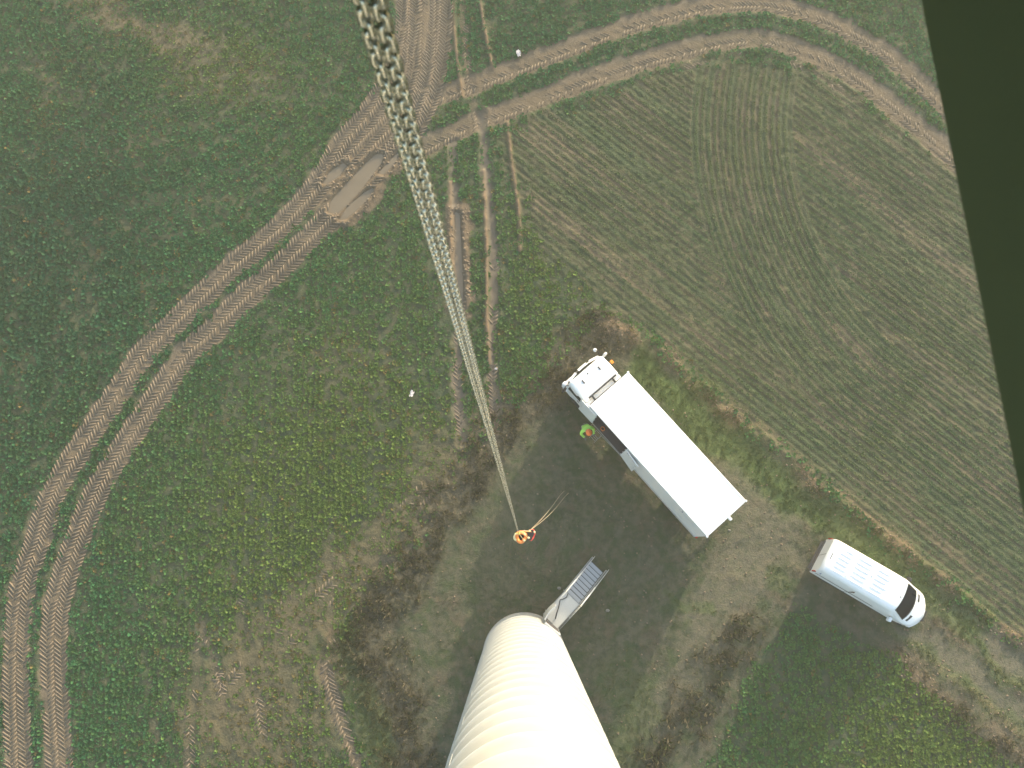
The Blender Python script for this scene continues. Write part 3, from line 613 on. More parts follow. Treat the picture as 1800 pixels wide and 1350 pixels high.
for y in (-1.08, 1.08):
    MB().loft([[( -2.15+.62*math.cos(a), y-.22, .48+.60*math.sin(a)), (-2.15+.62*math.cos(a), y+.22, .48+.60*math.sin(a)), (-2.15+.60*math.cos(a), y+.22, .48+.58*math.sin(a)), (-2.15+.60*math.cos(a), y-.22, .48+.58*math.sin(a))] for a in np.linspace(.1, math.pi-.1, 9)]).build('mudguard', M['black'], T)
# cab
def cab_ring(x, hw, z0, z1, r):
    pts = [(x, -hw, z0), (x, -hw, (z0+z1)*.5), (x, -hw*.985, z1-r*1.6)]
    for a in np.linspace(0, math.pi/2, 5): pts.append((x, -hw*.975+r*(1-math.cos(a)), z1-r+r*math.sin(a)))
    pts.append((x, 0, z1+.02)); return pts+[(x, -p[1], p[2]) for p in pts[:-1][::-1]]
cab = MB(); rings = [cab_ring(4.56, 1.10, .75, 2.84, .12), cab_ring(4.58, 1.15, .70, 2.90, .14), cab_ring(4.66, 1.17, .66, 2.96, .16), cab_ring(5.2, 1.18, .62, 2.99, .17), cab_ring(5.70, 1.17, .60, 2.97, .2), cab_ring(5.84, 1.15, .60, 2.92, .2), cab_ring(5.90, 1.12, .60, 2.82, .2)]
cab.loft(rings, True, True); cabo = cab.build('cab_shell', M['white'], T)
def arc(xm, hw, bow, z, n=9): return [(xm-bow*(2*t-1)**2, hw*(2*t-1), z) for t in np.linspace(0, 1, n)]
fr = MB(); fr.loft([list(reversed(arc(xm, hw, bow, z)))+[(5.70, -hw, z), (5.70, hw, z)] for xm, hw, bow, z in ((6.18, 1.14, .14, .55), (6.22, 1.16, .14, .9), (6.22, 1.16, .14, 1.5), (6.19, 1.15, .14, 1.62))], True, False); fr.build('front_panel', M['white'], T)
ws = MB(); ws.grid([arc(6.20, 1.11, .16, 1.60), arc(6.10, 1.09, .17, 2.1), arc(5.985, 1.06, .17, 2.66), arc(5.93, 1.03, .17, 2.84)]); ws.build('windscreen', M['darkglass'], T)
wb = MB(); wb.grid([arc(6.06, 1.10, .16, 1.56), arc(5.95, 1.06, .17, 2.2), arc(5.86, 1.03, .16, 2.86)]); wb.build('windscreen_surround', M['black'], T)
for a, b in ((-1.0, -.46), (-.28, .30), (.48, 1.02)):
    v_ = MB(); v_.grid([[(xm-.15*(y/1.0)**2, y, z) for y in np.linspace(a, b, 6)] for xm, z in ((6.03, 2.80), (6.14, 2.72), (6.17, 2.66))]); v_.build('sun_visor', M['white'], T)
for y in (-.55, .55):
    MB().box(5.33, 5.55, y-.035, y+.035, 2.995, 3.025, .01).build('roof_lamp', M['chassis'], T)
MB().lathe([(.04, 2.99), (.035, 3.03), (.012, 3.06)], 10, M=Matrix.Translation((5.62, .08, 0))).build('antenna_base', M['black'], T)
sp = MB()   # roof ledge behind the cab with two stays
sp.box(4.38, 4.565, -1.16, 1.16, 2.55, 2.70, .03); led = sp.build('rear_ledge', M['white'], T)
MB().box(4.575, 4.66, -.96, .90, 2.985, 3.03, .01).build('roof_gutter', M['black'], T)
for y in (-.72, .68): MB().box(4.36, 4.58, y-.03, y+.03, 2.705, 2.96, .01).build('spoiler_stay', M['black'], T)
for s_ in (-1, 1):
    dr_ = MB().box(4.80, 5.86, s_*1.165-.02 if s_ > 0 else -1.185, s_*1.165+.02 if s_ > 0 else -1.145, .75, 1.85, .015).build('cab_door', M['white'], T)
    MB().box(4.9, 5.05, s_*1.20-.012, s_*1.20+.012, 1.55, 1.60).build('handle', M['black'], dr_)
    MB().add([(4.86, s_*1.192, 1.88), (5.80, s_*1.192, 1.88), (5.74, s_*1.15, 2.56), (4.90, s_*1.165, 2.60)], [(0, 1, 2, 3)]).build('side_window', M['darkglass'], T)
    MB().box(5.78, 6.12, s_*1.12-.12, s_*1.12+.12, .95, 1.2, .05).build('headlight', M['lamp'], T)
    ar = MB().tube([(5.85, s_*1.14, 2.55), (5.92, s_*1.32, 2.5), (5.9, s_*1.4, 2.2)], .018, 6).build('mirror_arm', M['black'], T)
    MB().box(5.80, 5.93, s_*1.42-.13, s_*1.42+.13, 1.75, 2.35, .05).build('mirror', M['white'] if s_ < 0 else M['black'], ar)
    MB().box(4.75, 5.3, s_*1.14-.1, s_*1.14+.1, .50, .62, .02).build('entry_step', M['black'], T)
fm = MB().tube([(6.0, -1.1, 2.75), (6.2, -1.15, 2.72), (6.35, -1.12, 2.6)], .016, 6).build('front_mirror_arm', M['black'], T)
MB().lathe([(.02, -.06), (.09, -.05), (.10, 0), (.06, .05), (.01, .06)], 12, M=Matrix.Translation((6.34, -1.12, 2.56))).build('front_mirror', M['white'], fm)
MB().box(5.22, 5.42, -1.52, -1.36, 2.15, 2.25, .03).build('wide_mirror', M['amber'], T)
MB().box(6.16, 6.30, -1.12, 1.12, .35, .75, .05).build('bumper', M['white'], T)
MB().box(5.98, 6.24, .98, 1.24, 1.25, 1.75, .08).build('corner_deflector', M['white'], T)
MB().box(4.42, 4.60, 1.02, 1.22, .95, 2.0, .03).build('air_intake', M['black'], T)
# folding step and small things at the side opening of the truck
def tw_(x, y): c, s = math.cos(BH), math.sin(BH); return BC[0]+c*x-s*y, BC[1]+s*x+c*y
st = thing('folding_steps', 'grey tubular folding steps hung at the open side of the truck', 'steps', (*tw_(3.02, 1.50), 0), BH)
for s_ in (-1, 1): MB().tube([(s_*.19, -.13, 1.12), (s_*.19, .14, 1.02), (s_*.19, .30, .02)], .016, 6).build('side_tube', M['galv'], st)
for y, z in ((-.10, 1.10), (.14, 1.01), (.19, .7), (.25, .36)): MB().tube([(-.19, y, z), (.19, y, z)], .015, 6).build('rung', M['galv'], st)
rl = thing('sill_bar', 'thin grey bar resting along the sill of the open truck side', 'bar', (*tw_(2.15, 1.39), 0), BH)
MB().tube([(-.72, -.02, 1.17), (0, .0, 1.165), (.75, .04, 1.17)], .018, 8).build('bar_tube', M['galv'], rl)
MB().tube([(-.72, -.02, 1.17), (-.76, -.02, 1.10)], .018, 8).build('end_hook', M['galv'], rl)
oc = thing('coiled_hose', 'small orange coil lying just inside the open truck side', 'hose', (*tw_(3.05, 1.13), BZ0+.05), BH)
MB().tube([(.11*math.cos(a), .09*math.sin(a), .02+a*.004) for a in np.linspace(0, 18, 60)], .016, 6).build('coil', mat('orange_hose', (.75, .22, .04), .5), oc)
gc = thing('wire_ring', 'small pale wire ring by the front edge of the truck opening', 'ring', (*tw_(3.52, 1.42), BZ0-.02), BH)
MB().tube([(.09*math.cos(a), .09*math.sin(a), .07+.03*math.sin(a)) for a in np.linspace(0, 6.283, 18)], .010, 6).build('ring_wire', M['galv'], gc); MB().tube([(0, -.09, .04), (0, -.12, -.02)], .010, 6).build('ring_clip', M['galv'], gc)

# ------------------------------------------------------------------ panel van
VC = (17.912, -2.053); VH = R_(-30.9)
Vn = thing('panel_van', 'white panel van with a ribbed roof standing on the dirt lane', 'van', (VC[0], VC[1], 0), VH)
def zt(x): return float(np.interp(x, [-2.84, -2.78, -2.62, -2.2, .6, 1.15, 1.36, 1.9, 2.35, 2.5, 2.8, 3.05, 3.2, 3.3], [2.20, 2.42, 2.52, 2.56, 2.58, 2.52, 2.42, 1.88, 1.40, 1.30, 1.20, 1.08, .92, .72]))
def hwid(x): return float(np.interp(x, [-2.84, -2.76, -2.5, 2.0, 2.6, 3.0, 3.2, 3.3], [.93, .965, .985, .99, .97, .92, .84, .74]))
def bow(x): return float(np.interp(x, [.6, 1.4, 2.2, 3.3], [0, .14, .26, .36]))
def van_top(x, f):
    W = hwid(x)*(1-.115*max(0, min(1, (zt(x)-1.25)/1.3))); z = zt(x)+.035*(1-f*f)-(.16 if zt(x) > 1.5 else .10)*max(0, (abs(f)-.80)/.20)**2
    return (x-bow(x)*f*f+(.05*f*f if x < -2.72 else 0), f*W, z)
FS = [-1, -.95, -.89, -.83, -.6, -.3, 0, .3, .6, .83, .89, .95, 1]
XS = [-2.84, -2.81, -2.77, -2.69, -2.52, -2.2, -1.6, -.9, -.2, .4, .8, 1.1, 1.30, 1.42, 1.7, 2.0, 2.3, 2.42, 2.6, 2.8, 3.0, 3.12, 3.22, 3.28, 3.30]
rings = []
for x in XS:
    top = [van_top(x, f) for f in FS]; x0, x1 = top[0], top[-1]; z1 = x0[2]; r = []; W = hwid(x)
    lv = [.32, .55, .72, min(1.15, z1-.06), z1-.04]
    lv = sorted(min(l, z1-.02-.01*i) for i, l in enumerate(lv))
    def side(s):
        out = []
        for l in lv:
            t = max(0, (l-1.1)/max(.05, z1-1.1)) if z1 > 1.2 else 0
            wv = W*(1-.115*max(0, min(1, (l-1.25)/1.3)))+(-.03 if l < .5 else 0)
            lean = float(np.interp(x, [-2.84, -2.81, -2.77, -2.69, -2.52], [.24, .22, .19, .12, 0]))*max(0, 1-l/2.1)
            out.append((x-bow(x)*1.0+(.05 if x < -2.72 else 0)+lean, s*wv, l))
        return out
    rings.append(side(-1)+top+side(1)[::-1])
hull = MB(); n_ = len(rings[0]); vs_ = [p for r in rings for p in r]; fs_ = []
for i in range(len(rings)-1):
    for j in range(n_-1):
        k = j-5
        if 1.30 <= XS[i] < 2.30 and 3 <= k <= 8: continue          # opening for the windscreen
        a = i*n_+j; fs_.append((a, a+1, a+1+n_, a+n_))
hull.add(vs_, fs_, True); hull.add(rings[0], [tuple(range(n_))[::-1]]); hull.add(rings[-1], [tuple(range(n_))])
body = hull.build('body', M['white'], Vn)
ws = MB(); ws.grid([[(lambda p: (p[0]+.006, p[1], p[2]+.012))(van_top(x, f)) for f in np.linspace(-.86, .86, 13)] for x in np.linspace(1.27, 2.34, 9)]); ws.build('windscreen', M['glass'], Vn)
MB().grid([[(lambda p: (p[0]+.01, p[1], p[2]+.016))(van_top(x, f)) for f in np.linspace(-.86, .86, 13)] for x in (2.28, 2.31, 2.35)]).build('wiper_cowl', M['black'], Vn)
MB().box(.9, 2.15, -.86, .86, 1.05, 1.12).build('dashboard', mat('dash_grey', (.05, .055, .05), .8), Vn)
MB().box(.2, .9, -.86, .86, .5, 1.4, .05).build('seat_row', mat('seat_cloth', (.04, .042, .05), .9), Vn)
pp = MB(); pp.box(-.09, .09, -.16, .16, 0, .004); po = pp.build('paper_sheet', mat('paper_white', (.7, .7, .66), .8), Vn); po.location = (1.72, -.5, 1.16); po.rotation_euler = (0, .15, .5)
MB().tube([(1.35+.17*math.cos(a)*.6, .42+.19*math.sin(a), 1.30+.12*math.cos(a)) for a in np.linspace(0, 6.283, 20)], .015, 6).build('steering_wheel', M['black'], Vn)
# roof ribs: five lines, broken where the roof bows run
for gi, (xa, xb) in enumerate(((-2.46, -1.70), (-1.58, -.62), (-.50, .42))):
    for k in range(6):
        y = -.60+.24*k; a_ = xa+(.22 if k == 5 and gi == 0 else 0); b_ = xb-(.12 if k % 2 and gi == 2 else 0)
        m_ = MB(); nseg = 5; P = []
        for yy, up in ((-.06, -.012), (-.04, .032), (.04, .032), (.06, -.012)):
            P.append([(x, y+yy, zt(x)+.035*(1-((y+yy)/.87)**2)+(up if 0 < ix < nseg else -.012)) for ix, x in enumerate(np.linspace(a_, b_, nseg+1))])
        m_.grid(P, False); m_.build('roof_rib', M['white'], Vn)
MB().box(-1.67, -1.61, -.55, .62, zt(-1.7)+.0, zt(-1.7)+.036, .01).build('roof_bow', M['white'], Vn)
MB().lathe([(.055, 2.60), (.05, 2.64), (.02, 2.655)], 14, M=Matrix.Translation((-.56, .12, 0))).build('roof_vent', M['white'], Vn)
MB().lathe([(.035, 2.53), (.028, 2.58), (.008, 2.62)], 10, M=Matrix.Translation((1.13, -.05, 0))).build('antenna', M['black'], Vn)
for s_ in (-1, 1):   # air vents on the bonnet
    m_ = MB(); m_.grid([[(lambda p: (p[0], p[1], p[2]+.012))(van_top(x, f)) for f in np.linspace(s_*.40, s_*.78, 6)] for x in (2.50, 2.57, 2.63)]); m_.build('bonnet_vent', M['black'], Vn)
    sw = MB(); sw.add([(.72, s_*.978, 1.22), (1.70, s_*.968, 1.22), (1.52, s_*.945, 1.62), (1.22, s_*.905, 2.10), (.72, s_*.905, 2.14)], [tuple(range(5))]); sw.build('side_window', M['darkglass'], Vn)
    MB().box(1.50, 1.68, s_*1.13-.12, s_*1.13+.12, 1.25, 1.55, .05).build('wing_mirror', M['white'] if s_ < 0 else M['black'], Vn)
    MB().tube([(1.6, s_*.95, 1.3), (1.6, s_*1.05, 1.32)], .03, 8).build('mirror_stalk', M['black'], Vn)
    m_ = MB(); m_.grid([[(x-bow(x)*.95+.02, s_*(hwid(x)*.97), z) for x in (2.75, 2.95, 3.12)] for z in (.72, .98)]); m_.build('headlight', M['lamp'], Vn)
    MB().box(-2.735, -2.66, s_*.935-.03, s_*.935+.03, 1.05, 1.5, .015).build('rear_lamp', M['redlamp'], Vn)
    MB().box(-1.9, 1.6, s_*.985-.02, s_*.985+.02, .42, .52, .01).build('side_trim', M['black'], Vn)
    MB().box(-2.6, .62, s_*.992-.008, s_*.992+.006, 1.28, 1.32, .003).build('slide_rail', M['chassis'], Vn)
    MB().box(-.75, -.735, s_*.96-.035, s_*.96+.025, .6, 2.1).build('door_seam', M['chassis'], Vn)
MB().tube([(-2.45, -.965, 1.62), (-2.53, -.985, 1.75), (-2.52, -.95, 1.9)], .012, 6).build('emblem', M['blueink'], Vn)
MB().tube([(-2.64, 0, .6), (-2.842, 0, 2.2)], .008, 5).build('rear_door_seam', M['black'], Vn)
MB().box(-2.68, -2.65, -.20, .14, 2.50, 2.535, .008).build('brake_lamp', M['chassis'], Vn)
MB().box(-2.66, -2.54, -.90, .90, .38, .56, .04).build('rear_bumper', M['chassis'], Vn)
fb = MB(); fb.loft([[(3.36-.40*t*t, .86*t, z) for t in np.linspace(-1, 1, 11)]+[(2.9, .86, z), (2.9, -.86, z)] for z in (.30, .36, .55, .62)], True); fb.build('front_bumper', M['white'], Vn)
MB().box(3.24, 3.32, -.30, .30, .66, .85, .01).build('grille', M['black'], Vn)
wheels(Vn, [(2.35, -.86), (2.35, .86), (-1.75, -.86), (-1.75, .86)], .34, .23)
MB().box(-2.75, 2.9, -.80, .80, .26, .34).build('underbody', M['chassis'], Vn)

# ------------------------------------------------------------------ turbine tower
TC = (.33, -5.77); TR = 2.10
M['tower'] = mat('tower_coating', (.375, .395, .405), .42, var=.05, scale=.5, dirt=((.36, .33, .26), .35), coat=.1)
Tw = thing('turbine_tower', 'cream white cylindrical turbine tower with lapped plate rings', 'tower', (TC[0], TC[1], 0))
RH = 1.30; ringm = MB()
prof = [(TR-.004, 0.0), (TR+.018, .006), (TR+.019, .05), (TR+.008, .075), (TR, .10), (TR-.003, RH*.5), (TR-.004, RH)]
ringm.lathe(prof, 96, caps=False); rme = ringm.mesh('tower_ring'); rme.materials.append(M['tower'])
for k in range(33):
    o = obj('tower_ring', rme, None, Tw); o.location = (0, 0, .12+k*RH)
    sm_ = MB(); a = k*2.1+.4; sm_.box(TR-.02, TR+.006, -.012, .012, .10, RH-.01); s2 = sm_.build('weld_seam', M['tower'], o); s2.rotation_euler = (0, 0, (a if k != 20 else 2.6))
MB().lathe([(TR+.05, -.15), (TR+.05, .06), (TR+.03, .119), (TR-.1, .119)], 64, smooth=False).build('foundation_collar', mat('concrete_grey', (.32, .31, .29), .9, var=.2, bump=.4), Tw)
MB().lathe([(TR+.04, 43.02), (TR+.04, 43.12), (.2, 43.13)], 64, smooth=False).build('top_flange', M['tower'], Tw)
# stairs with platform at the tower door
SA = math.atan2(-.73+3.51, 3.8-1.21); dS = Vector((math.cos(SA), math.sin(SA), 0))
pe = Vector(((2.43+3.06)/2, (-2.52-2.98)/2, 0))     # outer edge of the platform
be = Vector(((3.80+4.75)/2, (-.73-1.46)/2, 0)); SA = math.atan2(be.y-pe.y, be.x-pe.x)-.02
LS = (be-pe).length; PZ = 1.90; HW = .47
Ss = thing('entrance_stairs', 'galvanised steel stairs and landing leading up to the tower door', 'stairs', (pe.x, pe.y, 0), SA)
grate = mat('grating_steel', (.52, .52, .49), .6, .2, var=.15, scale=18, bump=.5)
MB().box(-1.62, 0, -HW, HW, PZ-.05, PZ, .0).build('platform', grate, Ss)
MB().box(-.03, .012, -HW, HW, PZ+.001, PZ+.012).build('nosing', M['galv'], Ss)
NS = 10; rise = PZ/NS; run_ = LS/NS
stm = MB().box(0, run_*.96, -HW+.03, HW-.03, -.035, 0).mesh('tread'); stm.materials.append(mat('tread_steel', (.40, .42, .44), .6, .1, var=.15, scale=14))
nsm = MB().box(run_*.82, run_*.97, -HW+.03, HW-.03, .001, .008).mesh('nosing'); nsm.materials.append(M['chassis'])
for k in range(NS-1):
    o = obj('tread', stm, None, Ss); o.location = (k*run_+.02, 0, PZ-(k+1)*rise); obj('nosing', nsm, None, o)
for s_ in (-1, 1):
    y = s_*(HW+.02)
    MB().loft([[(x, y-.02, z-.12), (x, y+.02, z-.12), (x, y+.02, z+.03), (x, y-.02, z+.03)] for x, z in ((0, PZ-.05), (LS, .05))]).build('stringer', M['galv'], Ss)
    MB().box(-1.62, -.002, y-.012, y+.012, PZ-.12, PZ+.02).build('toe_board', M['galv'], Ss)
    hr = MB().tube([(.05, y, PZ+1.02), (LS*.5, y, PZ*.5+1.02), (LS-.05, y, 1.05), (LS+.05, y, .92)], .018, 10).build('handrail', M['alu'], Ss)
    MB().loft([[(x, y-.028, z), (x, y+.028, z), (x, y+.028, z+.08), (x, y-.028, z+.08)] for x, z in ((-.02, PZ+.94), (LS*.52, PZ*.48+.94))]).build('sunlit_rail_strip', mat('rail_sunlit_cream', (.80, .77, .66), .5, var=.05), hr)  # cream strip paints the sunlit upper stretch onto the handrail
    MB().tube([(-1.60, y, PZ+1.0), (.05, y, PZ+1.0)], .014, 8).build('platform_rail', M['galv'], Ss)
    MB().tube([(-1.60, y, PZ+.5), (.0, y, PZ+.5)], .008, 6).build('mid_rail', M['galv'], Ss)
    MB().tube([(.03, y, PZ+.5), (LS-.05, y, .55)], .008, 6).build('mid_rail', M['galv'], Ss)
    for x, z in ((-1.58, PZ), (-.8, PZ), (-.02, PZ)): MB().tube([(x, y, PZ-.1), (x, y, PZ+1.0)], .012, 6).build('post', M['galv'], Ss)
    for f_ in (.33, .66, .98): MB().tube([(LS*f_, y, PZ*(1-f_)-.05), (LS*f_, y, PZ*(1-f_)+1.03)], .012, 6).build('post', M['galv'], Ss)
    for x in (-1.45, -.05): MB().tube([(x, s_*(HW-.06), -.1), (x, s_*(HW-.06), PZ-.05)], .035, 8).build('leg', M['galv'], Ss)
# tower door, standing open along the left rail
da, db = Vector((1.29, -3.66, 0)), Vector((1.83, -3.03, 0)); ld = (db-da).length
dm = MB(); n_ = 9
dm.loft([[(t*ld, .10*math.sin(math.pi*t)*.6-.035, PZ+.05), (t*ld, .10*math.sin(math.pi*t)*.6+.035, PZ+.05), (t*ld, .10*math.sin(math.pi*t)*.6+.035, PZ+2.0), (t*ld, .10*math.sin(math.pi*t)*.6-.035, PZ+2.0)] for t in np.linspace(0, 1, n_)])
door = dm.build('door', M['tower'], Tw); door.location = (da.x-TC[0], da.y-TC[1], 0); door.rotation_euler = (0, 0, math.atan2(db.y-da.y, db.x-da.x))
MB().tube([(ld-.1, -.04, PZ+1.0), (ld-.1, -.10, PZ+1.0), (ld-.02, -.10, PZ+1.0)], .014, 6).build('handle', M['black'], door)
fa = math.atan2(-3.95-TC[1], 1.75-TC[0])
dfm = MB(); dfm.box(TR-.06, TR+.10, -.46, .46, PZ-.02, PZ+2.1, .04); fo = dfm.build('door_frame', M['tower'], Tw); fo.rotation_euler = (0, 0, fa)
MB().box(TR+.101, TR+.106, -.38, .38, PZ+.05, PZ+2.0).build('dark_doorway_sheet', M['darkin'], fo)  # dark sheet painting the shaded opening on the closed tower shell
cb = thing('power_cable', 'dark cable snaking over the landing in front of the tower door', 'cable', (pe.x, pe.y, PZ), SA)
MB().tube([(-1.35, -.1, .02), (-1.1, .05, .02), (-.85, .16, .02), (-.62, .30, .02), (-.5, .38, .02), (-.42, .30, .02), (-.2, .22, .02), (-.02, .30, .02)], .022, 6).build('cable_run', M['black'], cb)

# ------------------------------------------------------------------ person in hi-vis jacket
def person():
    hx, hy = tw_(3.44, 1.80); face = R_(-70)
    P = thing('person', 'person in lime hi-vis jacket and orange helmet beside the truck', 'person', (hx-.14, hy+.26, 0), face)
    # local: +x is the way the person faces
    J = {'pel': (-.06, 0, .93, .15, .13), 'wai': (.0, 0, 1.10, .20, .18), 'che': (.12, 0, 1.32, .25, .20), 'nec': (.28, 0, 1.48, .065, .06), 'hea': (.36, 0, 1.59, .095, .10), 'top': (.385, 0, 1.70, .08, .085),
         'hl': (-.05, .10, .90, .095, .095), 'kl': (.06, .12, .50, .068, .068), 'al': (-.02, .13, .10, .05, .05), 'tl': (.14, .15, .05, .045, .04),
         'hr': (-.05, -.10, .90, .095, .095), 'kr': (.10, -.13, .50, .068, .068), 'ar': (.06, -.15, .10, .05, .05), 'tr': (.22, -.17, .05, .045, .04),
         'sl': (.15, .22, 1.40, .115, .11), 'el': (.24, .36, 1.18, .09, .085), 'wl': (.48, .30, 1.08, .06, .055), 'pl': (.57, .27, 1.06, .038, .024),
         'sr': (.15, -.22, 1.40, .115, .11), 'er': (.26, -.37, 1.19, .09, .085), 'wr': (.50, -.26, 1.09, .06, .055), 'pr': (.59, -.22, 1.07, .038, .024)}
    E_ = [('pel', 'wai'), ('wai', 'che'), ('che', 'nec'), ('nec', 'hea'), ('hea', 'top')]
    for s in 'lr': E_ += [('pel', 'h'+s), ('h'+s, 'k'+s), ('k'+s, 'a'+s), ('a'+s, 't'+s), ('che', 's'+s), ('s'+s, 'e'+s), ('e'+s, 'w'+s), ('w'+s, 'p'+s)]
    for s, sg in (('l', 1), ('r', -1)):
        px_, py_, pz_ = J['p'+s][:3]
        for q, (dx, dy, dz) in enumerate(((.085, .030*sg, -.012), (.095, .010*sg, -.015), (.09, -.010*sg, -.015), (.07, -.028*sg, -.015))):
            J['f%d%s' % (q, s)] = (px_+.035, py_+dy, pz_, .011, .011); J['g%d%s' % (q, s)] = (px_+dx, py_+dy*1.1, pz_+dz-.02, .009, .009); E_ += [('p'+s, 'f%d%s' % (q, s)), ('f%d%s' % (q, s), 'g%d%s' % (q, s))]
        J['th'+s] = (px_-.02, py_-.045*sg, pz_-.01, .012, .012); J['ti'+s] = (px_+.03, py_-.055*sg, pz_-.03, .010, .010); E_ += [('w'+s, 'th'+s), ('th'+s, 'ti'+s)]
    names = list(J); me = bpy.data.meshes.new('body'); me.from_pydata([J[n][:3] for n in names], [(names.index(a), names.index(b)) for a, b in E_], [])
    tmp = bpy.data.objects.new('tmp', me); COL.objects.link(tmp); md = tmp.modifiers.new('skin', 'SKIN')
    if not me.skin_vertices: me.skin_vertices.new()
    for i, n in enumerate(names): me.skin_vertices[0].data[i].radius = J[n][3:]; me.skin_vertices[0].data[i].use_root = (n == 'pel')
    tmp.modifiers.new('sub', 'SUBSURF').levels = 2; tmp.modifiers['sub'].render_levels = 2
    bpy.context.view_layer.update(); dg = bpy.context.evaluated_depsgraph_get(); em = bpy.data.meshes.new_from_object(tmp.evaluated_get(dg)); bpy.data.objects.remove(tmp); em.name = 'body'
    mats = [mat('hivis_lime', (.36, .66, .10), .7, var=.12, scale=9), mat('work_trousers', (.035, .04, .055), .9), mat('skin_tone', (.45, .27, .19), .55), mat('work_boots', (.02, .018, .016), .7), mat('work_gloves', (.10, .10, .10), .8)]
    em.materials.clear()
    for m_ in mats: em.materials.append(m_)
    for p in em.polygons:
        c = p.center; p.use_smooth = True
        k = 0
        if c.z < .90: k = 1
        if c.z < .16: k = 3
        if c.z > 1.485 and c.x > .20 and abs(c.y) < .14: k = 2
        if c.x > .51 and .95 < c.z < 1.2: k = 4
        p.material_index = k
    b = obj('body', em, None, P)
    hm = MB(); hm.lathe([(.165, 1.675), (.168, 1.69), (.135, 1.70), (.13, 1.76), (.105, 1.82), (.06, 1.855), (.012, 1.865)], 20, sx=1.12, sy=1.0, M=Matrix.Translation((.39, 0, -.035))); ho = hm.build('helmet', mat('orange_helmet', (.85, .20, .05), .35, var=.05), P)
    MB().box(.255, .525, -.02, .02, 1.82, 1.843, .008).build('ridge', mat('helmet_ridge', (.75, .17, .04), .4), ho)
    for z in (1.06, 1.2):
        MB().lathe([(.172, z), (.176, z+.005), (.176, z+.045), (.172, z+.05)], 20, sx=1.12, sy=1.30, M=Matrix.Translation((.0+.45*(z-1.06), 0, 0)), caps=False).build('reflective_band', mat('reflective_silver', (.6, .6, .58), .4, .3), P)
    for s_ in (-1, 1):
        MB().lathe([(.008, -.01), (.012, 0), (.008, .01)], 8, M=Matrix.Translation((.455, s_*.033, 1.615))).build('eye', M['black'], P)
        MB().lathe([(.01, -.03), (.022, -.01), (.022, .01), (.01, .03)], 8, sy=.5, M=Matrix.Translation((.36, s_*.10, 1.60))).build('ear', mats[2], P)
    MB().loft([[(.44, -.014, 1.56), (.44, .014, 1.56), (.485, .012, 1.56), (.485, -.012, 1.56)], [(.45, -.007, 1.615), (.45, .007, 1.615), (.462, .006, 1.615), (.462, -.006, 1.615)]]).build('nose', mats[2], P)
    MB().box(.43, .458, -.03, .03, 1.53, 1.54).build('mouth', mat('lips', (.35, .13, .11), .5), P)
person()

# ------------------------------------------------------------------ hoist chain, hook, load
LZ = 6.0; lx, ly = .05, .33
def chain_pos(z):
    t = (H-z-1.0)/(H-1.0-LZ-1.1); x = -.183+t*(.045+.183); y = .660+t*(.36-.66)
    return x, y
M['zinc'] = mat('chain_zinc', (.54, .53, .47), .26, .9, var=.25, scale=60)
def link_mesh(nseg, nring, d=.0115, P=.0230, Wd=.0165):
    """one oval link in the local XZ plane"""
    r = Wd/2; h = P/2; path = []
    for k in range(nseg):
        a = 2*math.pi*k/nseg; x, z = r*math.cos(a), r*math.sin(a); z += h*.62*(1 if math.sin(a) > 1e-6 else (-1 if math.sin(a) < -1e-6 else 0)); path.append(Vector((x, 0, z)))
    V_, F_ = [], []
    for k in range(nseg):
        d_ = (path[(k+1) % nseg]-path[k-1]).normalized(); b = Vector((0, 1, 0)); a = d_.cross(b)
        for q in range(nring):
            t = 2*math.pi*q/nring; V_.append(path[k]+(a*math.cos(t)+b*math.sin(t))*d/2)
    for k in range(nseg):
        for q in range(nring): F_.append((k*nring+q, k*nring+(q+1) % nring, ((k+1) % nseg)*nring+(q+1) % nring, ((k+1) % nseg)*nring+q))
    return V_, F_
def chain(off, label, ph):
    top = H-.30; bot = LZ+1.25
    C_ = thing('hoist_chain', label, 'chain', (*chain_pos(bot), bot), 0, 'falls of the hoist chain')
    o0 = Vector(C_.location); pitch = .0230; zs = np.arange(top, bot, -pitch)
    V_, F_ = link_mesh(16, 7); me = MB().add(V_, F_, True).mesh('chain_link'); me.materials.append(M['zinc'])
    def pose(i, z):
        x, y = chain_pos(z); gap = 1+.4*(H-z)/40
        return Vector((x+off[0]*gap, y+off[1]*gap, z))-o0, ph+(math.pi/2 if i % 2 else 0)+.05*math.sin(z*3)
    for i, z in enumerate(zs[:150]):
        o = obj('chain_link', me, None, C_); p, a = pose(i, z); o.location = p; o.rotation_euler = (0, 0, a)
    VA, FA = [], []; base = 0
    for i, z in enumerate(zs[150:]):
        i += 150; lod = (10, 5) if i < 500 else (6, 3)
        if i == 150 or i == 500: lv, lf = link_mesh(*lod, d=.0105); lv = np.array([tuple(q) for q in lv]); lf = np.array(lf)
        p, a = pose(i, z); c, s = math.cos(a), math.sin(a)
        VA.append(np.column_stack([lv[:, 0]*c-lv[:, 1]*s+p.x, lv[:, 0]*s+lv[:, 1]*c+p.y, lv[:, 2]+p.z])); FA.append(lf+base); base += len(lv)
    me2 = fastmesh('lower_chain', np.concatenate(VA), np.concatenate(FA)); me2.materials.append(M['zinc']); me2.polygons.foreach_set('use_smooth', np.ones(len(me2.polygons), bool))
    lo = obj('lower_chain', me2, None, C_); lo['kind'] = 'stuff'
    return C_
chain((-.0090, -.004), 'left of the two metal hoist chains hanging side by side from above', .55)
chain((.0090, .006), 'right of the two metal hoist chains hanging side by side from above', .95)
hkx, hky = chain_pos(LZ+1.25)
hk = thing('hook_block', 'small yellow hook block at the lower end of the hoist chains', 'hook', (hkx, hky, LZ+.95))
yel = mat('safety_yellow', (.80, .60, .12), .45, var=.08)
